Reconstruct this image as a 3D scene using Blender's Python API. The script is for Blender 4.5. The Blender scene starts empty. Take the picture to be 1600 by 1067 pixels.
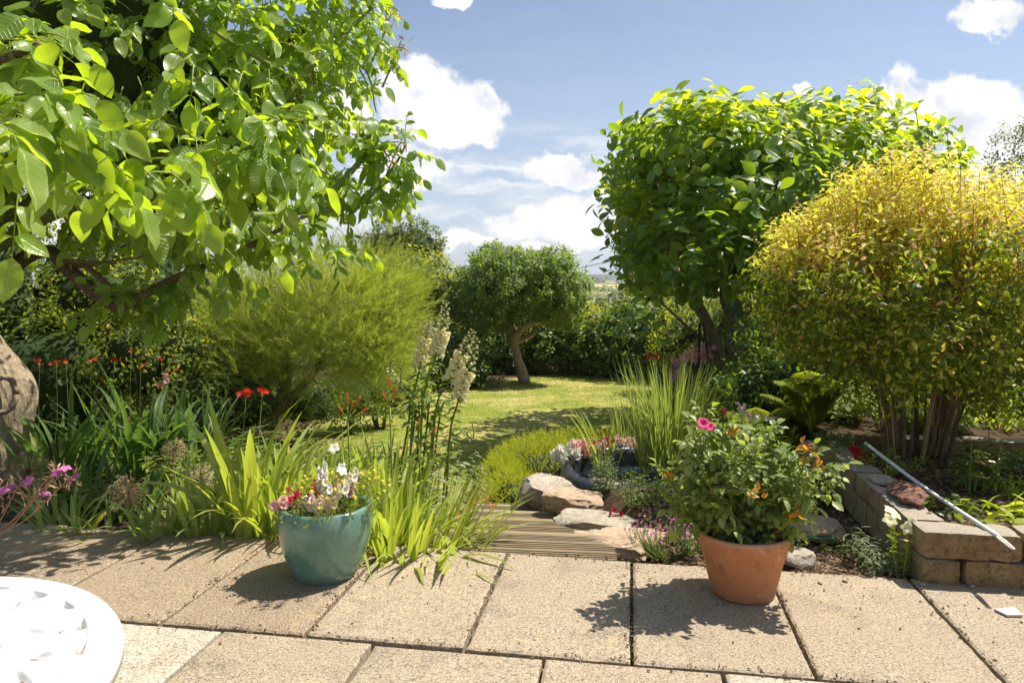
import bpy, math, random
import numpy as np
from mathutils import Vector, Matrix, noise

rnd = random.Random(7)
PI = math.pi
sc = bpy.context.scene
COL = sc.collection
# ------------------------------------------------------------------ camera, sky, sun, exposure
F, H, HY = 1130.0, 1.35, 438.0          # focal length in photograph pixels, eye height, horizon row
cam = bpy.data.cameras.new('camera'); camo = bpy.data.objects.new('camera', cam); COL.objects.link(camo)
camo.location = (0, 0, H); camo.rotation_euler = (PI/2, 0, 0)
cam.sensor_width = 36; cam.lens = 36*F/1600; cam.shift_y = -(533.5-HY)/1600
cam.clip_start = 0.05; cam.clip_end = 9000
sc.camera = camo
SUNDIR = Vector((0.56, 0.20, 1.0)).normalized()      # towards the sun
sun = bpy.data.lights.new('sun', 'SUN'); suno = bpy.data.objects.new('sun', sun); COL.objects.link(suno)
sun.energy = 5.0; sun.angle = math.radians(0.53); sun.color = (1.0, 0.93, 0.80)
suno.rotation_euler = SUNDIR.to_track_quat('Z', 'Y').to_euler()
suno.location = (3, 3, 12)
sc.view_settings.view_transform = 'Standard'; sc.view_settings.look = 'None'
sc.view_settings.gamma = 1; sc.view_settings.use_curve_mapping = False
sc.view_settings.exposure = 0.80
sc.render.engine = 'CYCLES'
sc.cycles.use_denoising = True
sc.cycles.max_bounces = 8; sc.cycles.diffuse_bounces = 4; sc.cycles.transmission_bounces = 6
sc.cycles.transparent_max_bounces = 6; sc.cycles.sample_clamp_indirect = 6
sc.cycles.caustics_reflective = False; sc.cycles.caustics_refractive = False


class NT:
    """small node-tree helper"""
    def __init__(s, tree):
        s.t = tree; tree.nodes.clear()
    def n(s, typ, ins=None, **kw):
        nd = s.t.nodes.new(typ)
        for k, v in kw.items(): setattr(nd, k, v)
        for k, v in (ins or {}).items():
            sk = nd.inputs[k]
            if isinstance(v, bpy.types.NodeSocket): s.t.links.new(v, sk)
            elif isinstance(v, bpy.types.Node): s.t.links.new(v.outputs[0], sk)
            else:
                if isinstance(v, tuple) and len(v) == 3 and sk.type == 'RGBA': v = v + (1,)
                sk.default_value = v
        return nd
    def m(s, op, a, b=0.0, c=0.0, clamp=False):
        return s.n('ShaderNodeMath', {0: a, 1: b, 2: c}, operation=op, use_clamp=clamp).outputs[0]
    def v(s, op, a, b=(0, 0, 0)):
        nd = s.n('ShaderNodeVectorMath', {0: a, 1: b}, operation=op)
        return nd.outputs['Value' if op in ('LENGTH', 'DOT_PRODUCT') else 'Vector']
    def mix(s, f, a, b, blend='MIX'):
        nd = s.n('ShaderNodeMix', data_type='RGBA', blend_type=blend)
        for k, v in ((0, f), (6, a), (7, b)):
            sk = nd.inputs[k]
            if isinstance(v, bpy.types.NodeSocket): s.t.links.new(v, sk)
            else: sk.default_value = (v + (1,)) if isinstance(v, tuple) and len(v) == 3 else v
        return nd.outputs[2]
    def noise(s, vec, scale, detail=3, rough=.55, dist=0):
        return s.n('ShaderNodeTexNoise', {'Vector': vec, 'Scale': scale, 'Detail': detail, 'Roughness': rough, 'Distortion': dist}).outputs[0]
    def vor(s, vec, scale, feature='F1', out='Distance', rand=1.0):
        nd = s.n('ShaderNodeTexVoronoi', {'Vector': vec, 'Scale': scale, 'Randomness': rand}, feature=feature)
        return nd.outputs[out]
    def mr(s, x, a, b, c=0.0, d=1.0, smooth=False):
        return s.n('ShaderNodeMapRange', {0: x, 1: a, 2: b, 3: c, 4: d}, interpolation_type='SMOOTHSTEP' if smooth else 'LINEAR').outputs[0]


def make_world():
    w = bpy.data.worlds.new('World'); sc.world = w; w.use_nodes = True
    T = NT(w.node_tree)
    el = math.asin(SUNDIR.z); rot = math.atan2(SUNDIR.x, SUNDIR.y)
    sky = T.n('ShaderNodeTexSky', sky_type='NISHITA')
    sky.sun_disc = False; sky.sun_elevation = el; sky.sun_rotation = rot
    sky.air_density = 1.0; sky.dust_density = 1.2; sky.ozone_density = 2.0
    d = T.n('ShaderNodeTexCoord').outputs['Generated']
    xyz = T.n('ShaderNodeSeparateXYZ', {0: d})
    y = T.m('MAXIMUM', T.m('ABSOLUTE', xyz.outputs[1]), 0.12)
    u = T.m('DIVIDE', xyz.outputs[0], y); vv = T.m('DIVIDE', xyz.outputs[2], y)
    uv = T.n('ShaderNodeCombineXYZ', {0: u, 1: vv, 2: 0.0}).outputs[0]
    # warp for ragged outlines
    wn = T.n('ShaderNodeTexNoise', {'Vector': uv, 'Scale': 9.0, 'Detail': 5.0, 'Roughness': .6})
    uvw = T.v('ADD', uv, T.n('ShaderNodeVectorMath', {0: T.v('SUBTRACT', wn.outputs['Color'], (.5, .5, .5)), 'Scale': .085}, operation='SCALE').outputs[0])
    blobs = [(655, 150, 85, 62), (735, 178, 62, 45), (690, 205, 105, 30), (640, 120, 50, 38), (870, 262, 52, 32), (905, 282, 55, 22), (625, 270, 80, 44), (925, 345, 95, 44),
             (820, 350, 80, 26), (700, 375, 110, 14), (850, 385, 60, 12), (520, 190, 60, 60),
             (1540, 25, 75, 32), (1500, 165, 150, 58), (1590, 235, 120, 75), (1400, 150, 55, 22), (705, -2, 36, 12), (1250, 148, 13, 8),
             (-200, 100, 260, 120), (150, 330, 200, 60), (1900, 60, 220, 90), (2300, 300, 500, 80), (900, -700, 300, 160), (300, -500, 260, 150), (1500, -400, 200, 90)]
    dens = None
    for (px, py, rx, ry) in blobs:
        c = ((px-800)/F, (HY-py)/F, 0); 
        q = T.v('MULTIPLY', T.v('SUBTRACT', uvw, c), (F/rx, F/ry, 0))
        l = T.v('LENGTH', q)
        v1 = T.m('SUBTRACT', 1.0, l)
        dens = v1 if dens is None else T.n('ShaderNodeMath', {0: dens, 1: v1, 2: .25}, operation='SMOOTH_MAX').outputs[0]
    det = T.noise(uv, 22, 6, .6)
    dens2 = T.m('ADD', dens, T.m('MULTIPLY', T.m('SUBTRACT', det, .5), 1.1))
    alpha = T.mr(dens2, -.02, .26, 0, 1, True)
    # thin streaky veil low in the sky
    st = T.v('MULTIPLY', uvw, (2.2, 13.0, 1))
    veil = T.noise(st, 2.3, 6, .6)
    low = T.mr(vv, .02, .07, 0, 1, True)
    high = T.mr(vv, .15, .24, 1, 0, True)
    veil = T.m('MULTIPLY', T.mr(veil, .40, .68, 0, .95, True), T.m('MULTIPLY', T.m('ADD', T.m('MULTIPLY', low, .75), .2), T.m('ADD', T.m('MULTIPLY', high, .93), .05)))
    a = T.m('MAXIMUM', alpha, veil, clamp=True)
    # self shading of the cumulus: brighter towards the sun, grey undersides
    off = T.v('ADD', uv, (.012, .022, 0))
    sh = T.m('SUBTRACT', T.noise(uv, 13, 4, .55), T.noise(off, 13, 4, .55))
    shade = T.mr(T.m('ADD', T.m('MULTIPLY', sh, 2.6), T.m('MULTIPLY', T.m('SUBTRACT', det, .5), .35)), -.62, .02, 0, 1, True)
    ccol = T.mix(shade, (.72, .76, .86), (1.0, .99, .97))
    lp = T.m('MAXIMUM', xyz.outputs[2], 0.0)
    skyc = T.mix(1.0, sky.outputs[0], (.078, .077, .077), 'MULTIPLY')
    skyc = T.mix(T.mr(vv, .0, .46, .60, .08, True), skyc, (.38, .43, .53))
    out = T.mix(a, skyc, T.mix(1.0, ccol, (.61, .61, .61), 'MULTIPLY'))
    bg = T.n('ShaderNodeBackground', {0: out, 1: 1.0})
    T.n('ShaderNodeOutputWorld', {0: bg})
    w.cycles.sampling_method = 'MANUAL'; w.cycles.sample_map_resolution = 512
make_world()

# ------------------------------------------------------------------ coordinates
def P(px, py, Y): return Vector(((px-800)/F*Y, Y, H-(py-HY)/F*Y))
def G(px, py, z=0.0): return P(px, py, F*(H-z)/(py-HY))
def sm(a, b, x):
    t = min(max((x-a)/(b-a), 0), 1); return t*t*(3-2*t)
A0 = Vector((.423, 2.555)); UU = Vector((.163, .987)).normalized(); VV = Vector((UU.y, -UU.x))
def PT(s, t, z=0.0):
    p = A0 + VV*s + UU*t; return Vector((p.x, p.y, z))
def ST(x, y):
    d = Vector((x, y)) - A0; return d.dot(VV), d.dot(UU)
def lawn_z(y): return -.6-.04*(y-6) if y < 19 else -1.12-.004*(y-19)
def edge_r(y): return float(np.interp(y, [3.3, 3.9, 4.5, 5.1, 6.0, 7.0, 8.6, 11.7, 16, 20], [.50, .44, .38, .27, .02, .35, 1.15, 2.3, 3.2, 4.2]))
def edge_l(y): return float(np.interp(y, [3.3, 4.6, 5.6, 6.5, 7.2, 8.5, 9.8, 12, 15, 17.5, 19], [-.52, -.52, -.62, -.95, -1.5, -2.6, -3.1, -2.6, -1.4, -.3, 1.0]))
def gh(x, y):
    s, t = ST(x, y)
    if y > 21:
        z = -1.13 - .006*(y-21)
        if y > 260: z = float(np.interp(y, [260, 420, 700, 1100, 1500, 1900, 2600], [-2.56, -2.8, -1.5, -1.5, 8+5*math.sin(x*.002+1.3), 12+8*math.sin(x*.0016+.6), 6]))
        return z
    L = lawn_z(y)
    zr = float(np.interp(y, [3.5, 5, 5.8, 6.5, 7.2, 9, 14, 19], [-.05, -.08, -.14, -.22, -.31, -.40, -.75, -1.05]))
    zl = float(np.interp(y, [3.6, 5, 7, 9, 12, 19], [-.05, -.14, -.38, -.62, -.8, -1.08]))
    er, elx = edge_r(y), edge_l(y)
    z = L
    z = z + (zr-z)*sm(er-.02, er+.45, x)
    z = z + (zl-z)*(1-sm(elx-.28, elx, x))
    dx, dy = (x-1.05)/.68, (y-5.62)/.56                   # the pond
    r = dx*dx+dy*dy
    z = z + (-.62-z)*sm(1.05, .6, r)
    z += .02*noise.noise(Vector((x*1.3, y*1.3, 0)))
    k = sm(.90, .98, t)
    if y > 6.5: k = 1
    return (-.14)*(1-k) + z*k if t < 1.2 else z

def GP(px, py):
    """ground point seen at a pixel"""
    Y = 3.4
    for _ in range(400):
        p = P(px, py, Y)
        if p.z <= gh(p.x, p.y): return Vector((p.x, p.y, gh(p.x, p.y)))
        Y *= 1.01
    return P(px, py, Y)
def on(x, y): return Vector((x, y, gh(x, y)))

# ------------------------------------------------------------------ materials
def newmat(name):
    m = bpy.data.materials.new(name); m.use_nodes = True
    return m, NT(m.node_tree)
def bump(T, h, strength=.3, dist=.01):
    return T.n('ShaderNodeBump', {'Height': h, 'Strength': strength, 'Distance': dist}).outputs[0]
def leaf_mat(name, c1, c2, tr, tw=.42, rough=.42, vein=.5, spec=.4, c3=None, f3=.1, veins=9.0):
    m, T = newmat(name)
    isl = T.n('ShaderNodeNewGeometry'); oi = T.n('ShaderNodeObjectInfo')
    r = T.m('FRACT', T.m('ADD', isl.outputs['Random Per Island'], T.m('MULTIPLY', oi.outputs['Random'], 7.31)))
    big = T.noise(isl.outputs['Position'], 1.6, 2)
    f = T.m('ADD', T.m('MULTIPLY', r, .7), T.m('MULTIPLY', T.m('SUBTRACT', big, .35), .9), clamp=True)
    col = T.mix(f, c1, c2)
    if c3: col = T.mix(T.m('GREATER_THAN', T.m('FRACT', T.m('MULTIPLY', r, 13.7)), 1-f3), col, c3)
    uv = T.n('ShaderNodeTexCoord').outputs['UV']
    s = T.n('ShaderNodeSeparateXYZ', {0: uv})
    across = T.m('ABSOLUTE', T.m('SUBTRACT', s.outputs[0], .5))
    if vein > 0:
        mid = T.mr(across, .0, .045, 1, 0)
        side = T.m('FRACT', T.m('SUBTRACT', T.m('MULTIPLY', s.outputs[1], veins), T.m('MULTIPLY', across, 3.2)))
        side = T.mr(T.m('ABSOLUTE', T.m('SUBTRACT', side, .5)), .40, .5, 0, .55)
        vv = T.m('MAXIMUM', mid, side)
        colv = T.mix(T.m('MULTIPLY', vv, vein), col, tuple(min(1, x*1.6+.03) for x in c2))
    else:
        vv = T.m('MULTIPLY', T.m('SINE', T.m('MULTIPLY', s.outputs[0], 60)), .3); colv = col
    sp = T.noise(isl.outputs['Position'], 60, 2)
    colv = T.mix(T.mr(sp, .55, .8, 0, .35), colv, tuple(x*.6 for x in c1))
    b = bump(T, vv, .5, .004)
    pr = T.n('ShaderNodeBsdfPrincipled', {'Base Color': colv, 'Roughness': rough, 'Normal': b, 'Specular IOR Level': spec})
    trc = T.mix(T.m('MULTIPLY', f, .6), tr, tuple(min(1, x*1.35) for x in tr))
    trc = T.mix(T.m('MULTIPLY', vv, vein*.5), trc, tuple(x*.6 for x in tr))
    tl = T.n('ShaderNodeBsdfTranslucent', {0: trc})
    mx = T.n('ShaderNodeMixShader', {0: tw, 1: pr, 2: tl})
    T.n('ShaderNodeOutputMaterial', {0: mx})
    return m
def simple(name, c1, c2, scale=20, rough=.7, spec=.3, bstr=.3, bd=.005, bscale=None, tr=0, metallic=0):
    m, T = newmat(name)
    g = T.n('ShaderNodeNewGeometry'); oi = T.n('ShaderNodeObjectInfo')
    p = T.v('ADD', g.outputs['Position'], T.n('ShaderNodeCombineXYZ', {0: T.m('MULTIPLY', oi.outputs['Random'], 9.0)}).outputs[0])
    n1 = T.noise(p, scale, 5, .65)
    col = T.mix(T.mr(n1, .3, .7), c1, c2)
    r2 = T.m('MULTIPLY', oi.outputs['Random'], .25)
    col = T.mix(r2, col, c2)
    b = bump(T, T.noise(p, bscale or scale*3, 4, .7), bstr, bd)
    pr = T.n('ShaderNodeBsdfPrincipled', {'Base Color': col, 'Roughness': rough, 'Normal': b, 'Specular IOR Level': spec, 'Metallic': metallic})
    last = pr
    if tr:
        last = T.n('ShaderNodeMixShader', {0: tr, 1: pr, 2: T.n('ShaderNodeBsdfTranslucent', {0: col})})
    T.n('ShaderNodeOutputMaterial', {0: last})
    return m
def bark_mat(name, c1, c2, c3, sc_=14):
    m, T = newmat(name)
    g = T.n('ShaderNodeNewGeometry')
    p = T.v('MULTIPLY', g.outputs['Position'], (1, 1, .35))
    n1 = T.noise(p, sc_, 6, .7, .6); n2 = T.noise(g.outputs['Position'], sc_*3.2, 4, .7)
    v = T.vor(p, sc_*2.2)
    col = T.mix(T.mr(n1, .35, .65), c1, c2)
    col = T.mix(T.mr(n2, .55, .68), col, c3)
    h = T.m('ADD', T.m('MULTIPLY', n1, 1.0), T.m('MULTIPLY', v, .6))
    pr = T.n('ShaderNodeBsdfPrincipled', {'Base Color': col, 'Roughness': .9, 'Normal': bump(T, h, .9, .03), 'Specular IOR Level': .15})
    T.n('ShaderNodeOutputMaterial', {0: pr})
    return m
def slab_mat(name, c1, c2, stain):
    m, T = newmat(name)
    g = T.n('ShaderNodeNewGeometry'); oi = T.n('ShaderNodeObjectInfo')
    off = T.n('ShaderNodeCombineXYZ', {0: T.m('MULTIPLY', oi.outputs['Random'], 31.0), 1: T.m('MULTIPLY', oi.outputs['Random'], 17.0)}).outputs[0]
    p = T.v('ADD', g.outputs['Position'], off)
    big = T.noise(p, 2.6, 7, .68, .8); mid = T.noise(p, 11, 5, .65); fine = T.noise(p, 95, 4, .8); fin2 = T.noise(p, 170, 3, .7)
    col = T.mix(T.mr(T.m('ADD', T.m('MULTIPLY', big, .6), T.m('MULTIPLY', mid, .4)), .36, .64), c1, c2)
    col = T.mix(T.mr(big, .50, .66, 0, .7), col, stain)
    col = T.mix(T.mr(T.m('MULTIPLY', mid, T.noise(p, 1.3, 2)), .30, .40, 0, .4), col, (.50, .38, .20))
    vs = T.n('ShaderNodeTexVoronoi', {'Vector': p, 'Scale': 95.0}, feature='F1')
    agg = T.mr(vs.outputs['Distance'], .16, .42, 1, 0)
    aggc = T.mix(T.n('ShaderNodeSeparateColor', {0: vs.outputs['Color']}).outputs[0], (.13, .115, .11), (.72, .62, .50))
    col = T.mix(T.m('MULTIPLY', agg, .45), col, aggc)
    pit = T.mr(fine, .545, .63)
    col = T.mix(T.m('MULTIPLY', pit, .66), col, (.14, .105, .08))
    col = T.mix(T.mr(fin2, .52, .66, 0, .6), col, (.72, .62, .49))
    col = T.mix(T.mr(oi.outputs['Random'], 0, 1, 0, .28), col, (.34, .27, .19))
    mo = T.mr(T.noise(p, 5.5, 6, .75), .60, .70, 0, .55); col = T.mix(mo, col, (.10, .085, .05))
    h = T.m('SUBTRACT', T.m('ADD', T.m('MULTIPLY', mid, .5), T.m('MULTIPLY', fine, .8)), T.m('MULTIPLY', pit, .8))
    pr = T.n('ShaderNodeBsdfPrincipled', {'Base Color': col, 'Roughness': .88, 'Normal': bump(T, h, .8, .005), 'Specular IOR Level': .25})
    T.n('ShaderNodeOutputMaterial', {0: pr})
    return m
def rock_mat(name, c1, c2, lichen):
    m, T = newmat(name)
    g = T.n('ShaderNodeNewGeometry'); oi = T.n('ShaderNodeObjectInfo')
    p = T.v('ADD', g.outputs['Position'], T.n('ShaderNodeCombineXYZ', {0: T.m('MULTIPLY', oi.outputs['Random'], 23.0)}).outputs[0])
    n1 = T.noise(p, 5, 6, .6); n2 = T.noise(p, 24, 6, .75); n3 = T.noise(p, 90, 4, .7)
    col = T.mix(T.mr(n1, .35, .65), c1, c2)
    col = T.mix(T.mr(T.m('ADD', T.m('MULTIPLY', n2, .6), T.m('MULTIPLY', n3, .4)), .48, .6, 0, .8), col, lichen)
    col = T.mix(T.mr(n2, .28, .42, .8, 0), col, (.05, .04, .035))
    col = T.mix(T.mr(n3, .56, .68, 0, .6), col, tuple(x*.45 for x in c1))
    h = T.m('ADD', T.m('MULTIPLY', n2, 1.0), T.m('MULTIPLY', n3, .35))
    pr = T.n('ShaderNodeBsdfPrincipled', {'Base Color': col, 'Roughness': .93, 'Normal': bump(T, h, .9, .02), 'Specular IOR Level': .15})
    T.n('ShaderNodeOutputMaterial', {0: pr})
    return m
def lawn_mat(name, blades):
    m, T = newmat(name)
    g = T.n('ShaderNodeNewGeometry'); p = T.v('MULTIPLY', g.outputs['Position'], (1, 1, 0))
    n1 = T.noise(p, .7, 4, .6, .5); n2 = T.noise(p, 4.5, 4, .65)
    f = T.mr(T.m('ADD', T.m('MULTIPLY', n1, .6), T.m('MULTIPLY', n2, .4)), .42, .62, 0, 1, True)
    col = T.mix(f, (.22, .27, .04), (.52, .44, .17))
    col = T.mix(T.mr(T.noise(p, 40, 3, .7), .4, .7, 0, .45), col, (.20, .23, .03))
    r = g.outputs['Random Per Island']
    if blades:
        col = T.mix(T.m('MULTIPLY', r, .5), col, (.48, .47, .13))
        pr = T.n('ShaderNodeBsdfPrincipled', {'Base Color': col, 'Roughness': .6, 'Specular IOR Level': .2})
        mx = T.n('ShaderNodeMixShader', {0: .3, 1: pr, 2: T.n('ShaderNodeBsdfTranslucent', {0: col})})
    else:
        mx = T.n('ShaderNodeBsdfPrincipled', {'Base Color': col, 'Roughness': .95, 'Specular IOR Level': .1, 'Normal': bump(T, T.noise(p, 60, 4, .8), .8, .03)})
    T.n('ShaderNodeOutputMaterial', {0: mx})
    return m
def ground_mat():
    m, T = newmat('ground_soil')
    g = T.n('ShaderNodeNewGeometry'); p = g.outputs['Position']
    y = T.n('ShaderNodeSeparateXYZ', {0: p}).outputs[1]
    n1 = T.noise(p, 9, 6, .7); n2 = T.noise(p, 55, 5, .75)
    soil = T.mix(T.mr(n1, .35, .65), (.045, .03, .02), (.11, .075, .045))
    soil = T.mix(T.mr(n2, .52, .7, 0, .6), soil, (.22, .155, .095))
    fn = T.noise(T.v('MULTIPLY', p, (1, .5, 0)), .05, 5, .65)
    scrub = T.mix(T.mr(fn, .4, .6), (.12, .14, .045), (.27, .23, .10))
    col = T.mix(T.mr(y, 23, 26), soil, scrub)
    far = T.noise(T.v('MULTIPLY', p, (1, 1.4, 0)), .006, 3, .5)
    fields = T.mix(T.mr(far, .46, .49), (.60, .45, .24), (.10, .14, .045))
    fields = T.mix(T.mr(y, 478, 486), (.62, .46, .25), fields)
    fields = T.mix(T.mr(T.m('ADD', y, T.m('MULTIPLY', T.noise(p, .02, 3), 30)), 205, 215), col, fields)
    wood = T.mix(T.noise(p, .02, 5, .7), (.035, .055, .03), (.08, .10, .05))
    col = T.mix(T.mr(y, 1050, 1100), fields, wood)
    pr = T.n('ShaderNodeBsdfPrincipled', {'Base Color': col, 'Roughness': .95, 'Specular IOR Level': .1, 'Normal': bump(T, T.m('ADD', n1, n2), .8, .03)})
    T.n('ShaderNodeOutputMaterial', {0: pr})
    return m
M = {}
M['slab'] = slab_mat('paving_slab', (.285, .225, .155), (.36, .295, .215), (.165, .125, .09))
M['slab_pale'] = slab_mat('paving_slab_pale', (.42, .365, .30), (.50, .44, .37), (.28, .235, .18))
M['slab_dark'] = slab_mat('paving_slab_dark', (.215, .155, .10), (.285, .215, .15), (.135, .10, .07))
M['rock_grey'] = rock_mat('rock_grey', (.33, .28, .22), (.44, .38, .31), (.62, .56, .48))
M['rock_pink'] = rock_mat('rock_pink', (.38, .26, .17), (.48, .35, .24), (.58, .49, .39))
M['rock_red'] = rock_mat('rock_red', (.19, .085, .06), (.26, .13, .095), (.32, .22, .18))
M['lawn'] = lawn_mat('lawn_turf', False); M['blade'] = lawn_mat('grass_blades', True)
M['ground'] = ground_mat()
M['mulch'] = simple('mulch_chips', (.07, .045, .028), (.26, .18, .11), 40, .9)
M['soil'] = simple('potting_soil', (.03, .02, .014), (.10, .065, .04), 60, .95, bstr=.9, bd=.02)
M['bark_grey'] = bark_mat('bark_grey', (.20, .155, .105), (.36, .29, .20), (.46, .39, .28))
M['bark_brown'] = bark_mat('bark_brown', (.13, .085, .05), (.23, .16, .10), (.30, .24, .16), 20)
M['bark_mossy'] = bark_mat('bark_mossy', (.12, .085, .045), (.20, .16, .08), (.25, .24, .10), 22)
M['green_stem'] = simple('green_stem', (.11, .17, .03), (.20, .27, .06), 30, .5, tr=.15)
M['lime_stem'] = simple('lime_stem', (.20, .26, .04), (.30, .36, .07), 30, .5, tr=.15)
M['red_stem'] = simple('red_stem', (.26, .07, .02), (.38, .16, .05), 30, .5)
M['tan_stem'] = simple('tan_stem', (.25, .15, .07), (.36, .24, .12), 30, .8)
M['dry'] = simple('dry_seedhead', (.38, .27, .14), (.58, .45, .26), 50, .8, tr=.2)
M['pinkstem'] = simple('pink_stem', (.48, .24, .17), (.58, .38, .26), 30, .6, tr=.25)
# foliage:          dark tone              light tone             light passing through
M['walnut'] = leaf_mat('walnut_leaf', (.06, .13, .018), (.27, .37, .085), (.56, .76, .02), .48, .36, .6, .5)
M['walnut_tip'] = leaf_mat('walnut_young_leaf', (.22, .10, .02), (.32, .17, .03), (.60, .30, .04), .5, .4, .3)
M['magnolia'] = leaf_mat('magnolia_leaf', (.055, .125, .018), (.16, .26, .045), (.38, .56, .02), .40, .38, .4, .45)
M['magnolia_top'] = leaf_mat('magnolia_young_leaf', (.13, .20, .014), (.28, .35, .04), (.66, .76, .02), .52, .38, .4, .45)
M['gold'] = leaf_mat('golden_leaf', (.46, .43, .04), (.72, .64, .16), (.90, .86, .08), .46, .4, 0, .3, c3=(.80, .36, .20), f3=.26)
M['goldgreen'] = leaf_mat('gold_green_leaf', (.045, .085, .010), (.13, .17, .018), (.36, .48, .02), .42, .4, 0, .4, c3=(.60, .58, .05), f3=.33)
M['apple'] = leaf_mat('apple_leaf', (.075, .125, .020), (.20, .26, .065), (.34, .48, .03), .38, .5, 0, .4)
M['hedge'] = leaf_mat('hedge_leaf', (.045, .10, .016), (.13, .20, .032), (.26, .40, .02), .38, .32, 0, .5, c3=(.24, .28, .02), f3=.12)
M['hedge_core'] = simple('hedge_shade', (.022, .04, .010), (.045, .075, .018), 9, .9, bstr=.8, bd=.05)  # dark colour standing for the shade between inner leaves
M['understory'] = leaf_mat('understory_leaf', (.05, .10, .016), (.16, .21, .035), (.34, .44, .03), .40, .4, 0, .4)
M['yshrub'] = leaf_mat('yellow_shrub_leaf', (.12, .17, .012), (.28, .32, .03), (.60, .62, .03), .45, .4, 0, .4, c3=(.52, .36, .04), f3=.12)
M['tamarisk'] = leaf_mat('tamarisk_spray', (.15, .21, .035), (.36, .43, .10), (.54, .64, .06), .45, .6, 0, .2, c3=(.40, .26, .12), f3=.20)
M['conifer'] = leaf_mat('lime_heath_spray', (.26, .34, .02), (.54, .58, .07), (.80, .84, .05), .40, .6, 0, .2)
M['darktree'] = leaf_mat('dark_tree_leaf', (.04, .06, .012), (.11, .13, .025), (.22, .28, .03), .34, .5, 0, .3)
M['greytree'] = leaf_mat('grey_tree_leaf', (.05, .07, .03), (.12, .15, .06), (.20, .28, .06), .34, .5, 0, .3)
M['copper'] = leaf_mat('copper_leaf', (.10, .045, .02), (.20, .10, .03), (.40, .18, .04), .34, .5, 0, .3, c3=(.06, .10, .02), f3=.4)
M['iris'] = leaf_mat('iris_blade', (.14, .21, .05), (.34, .41, .13), (.46, .58, .08), .35, .42, 0, .35, c3=(.42, .38, .07), f3=.08)
M['iris_dark'] = leaf_mat('shaded_iris_blade', (.035, .085, .018), (.09, .155, .035), (.22, .38, .05), .35, .4, 0, .35)  # iris blade colour darkened for clumps that stand in shade
M['lily'] = leaf_mat('daylily_blade', (.20, .265, .035), (.42, .48, .12), (.62, .72, .06), .38, .42, 0, .35, c3=(.52, .42, .12), f3=.07)
M['reed'] = leaf_mat('reed_blade', (.09, .15, .03), (.24, .30, .07), (.40, .50, .07), .35, .4, 0, .35, c3=(.40, .33, .10), f3=.1)
M['rose'] = leaf_mat('rose_leaf', (.085, .145, .035), (.28, .33, .12), (.42, .54, .05), .38, .38, .4, .45, c3=(.40, .40, .05), f3=.06, veins=7)
M['rose_young'] = leaf_mat('rose_young_leaf', (.40, .14, .02), (.55, .30, .03), (.80, .36, .04), .45, .4, .3)
M['herb'] = leaf_mat('herb_leaf', (.10, .155, .02), (.25, .31, .06), (.48, .58, .04), .40, .45, 0, .35)
M['silver'] = leaf_mat('silver_leaf', (.20, .25, .13), (.38, .42, .27), (.36, .44, .18), .32, .55, 0, .3)
M['fern'] = leaf_mat('fern_frond', (.11, .17, .015), (.24, .29, .035), (.55, .62, .03), .42, .5, 0, .3)
M['peony'] = leaf_mat('peony_leaf', (.07, .13, .02), (.22, .28, .06), (.40, .52, .03), .38, .36, .3, .45)
M['glossy'] = leaf_mat('glossy_leaf', (.045, .10, .016), (.13, .18, .035), (.34, .44, .03), .36, .28, .4, .5, c3=(.36, .36, .04), f3=.15)
M['lime'] = leaf_mat('lime_leaf', (.20, .27, .015), (.36, .42, .03), (.62, .74, .03), .45, .4, .3, .4)
def petal(name, c, c2=None, tw=.4):
    return simple(name, c, c2 or tuple(min(1, x*1.25+.02) for x in c), 60, .55, .25, .1, tr=tw)
M['white'] = petal('white_petal', (.80, .78, .70), (.88, .86, .78))
M['cream'] = petal('cream_petal', (.82, .76, .42), (.90, .86, .58), .3)
M['bud'] = petal('green_cream_bud', (.56, .56, .28), (.74, .70, .42), .2)
M['pink'] = petal('pink_petal', (.74, .34, .36), (.84, .56, .54))
M['palepink'] = petal('pale_pink_petal', (.80, .56, .56), (.86, .74, .72))
M['magenta'] = petal('magenta_petal', (.66, .03, .17), (.80, .12, .30))
M['purple'] = petal('purple_petal', (.58, .10, .42), (.72, .26, .58))
M['red'] = petal('red_petal', (.62, .015, .012), (.76, .05, .02))
M['orange'] = petal('orange_petal', (.72, .20, .03), (.80, .36, .10))
M['yellow'] = petal('yellow_petal', (.78, .56, .02), (.84, .72, .12))
M['crimson'] = petal('crimson_petal', (.55, .01, .05), (.70, .03, .12))

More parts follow.
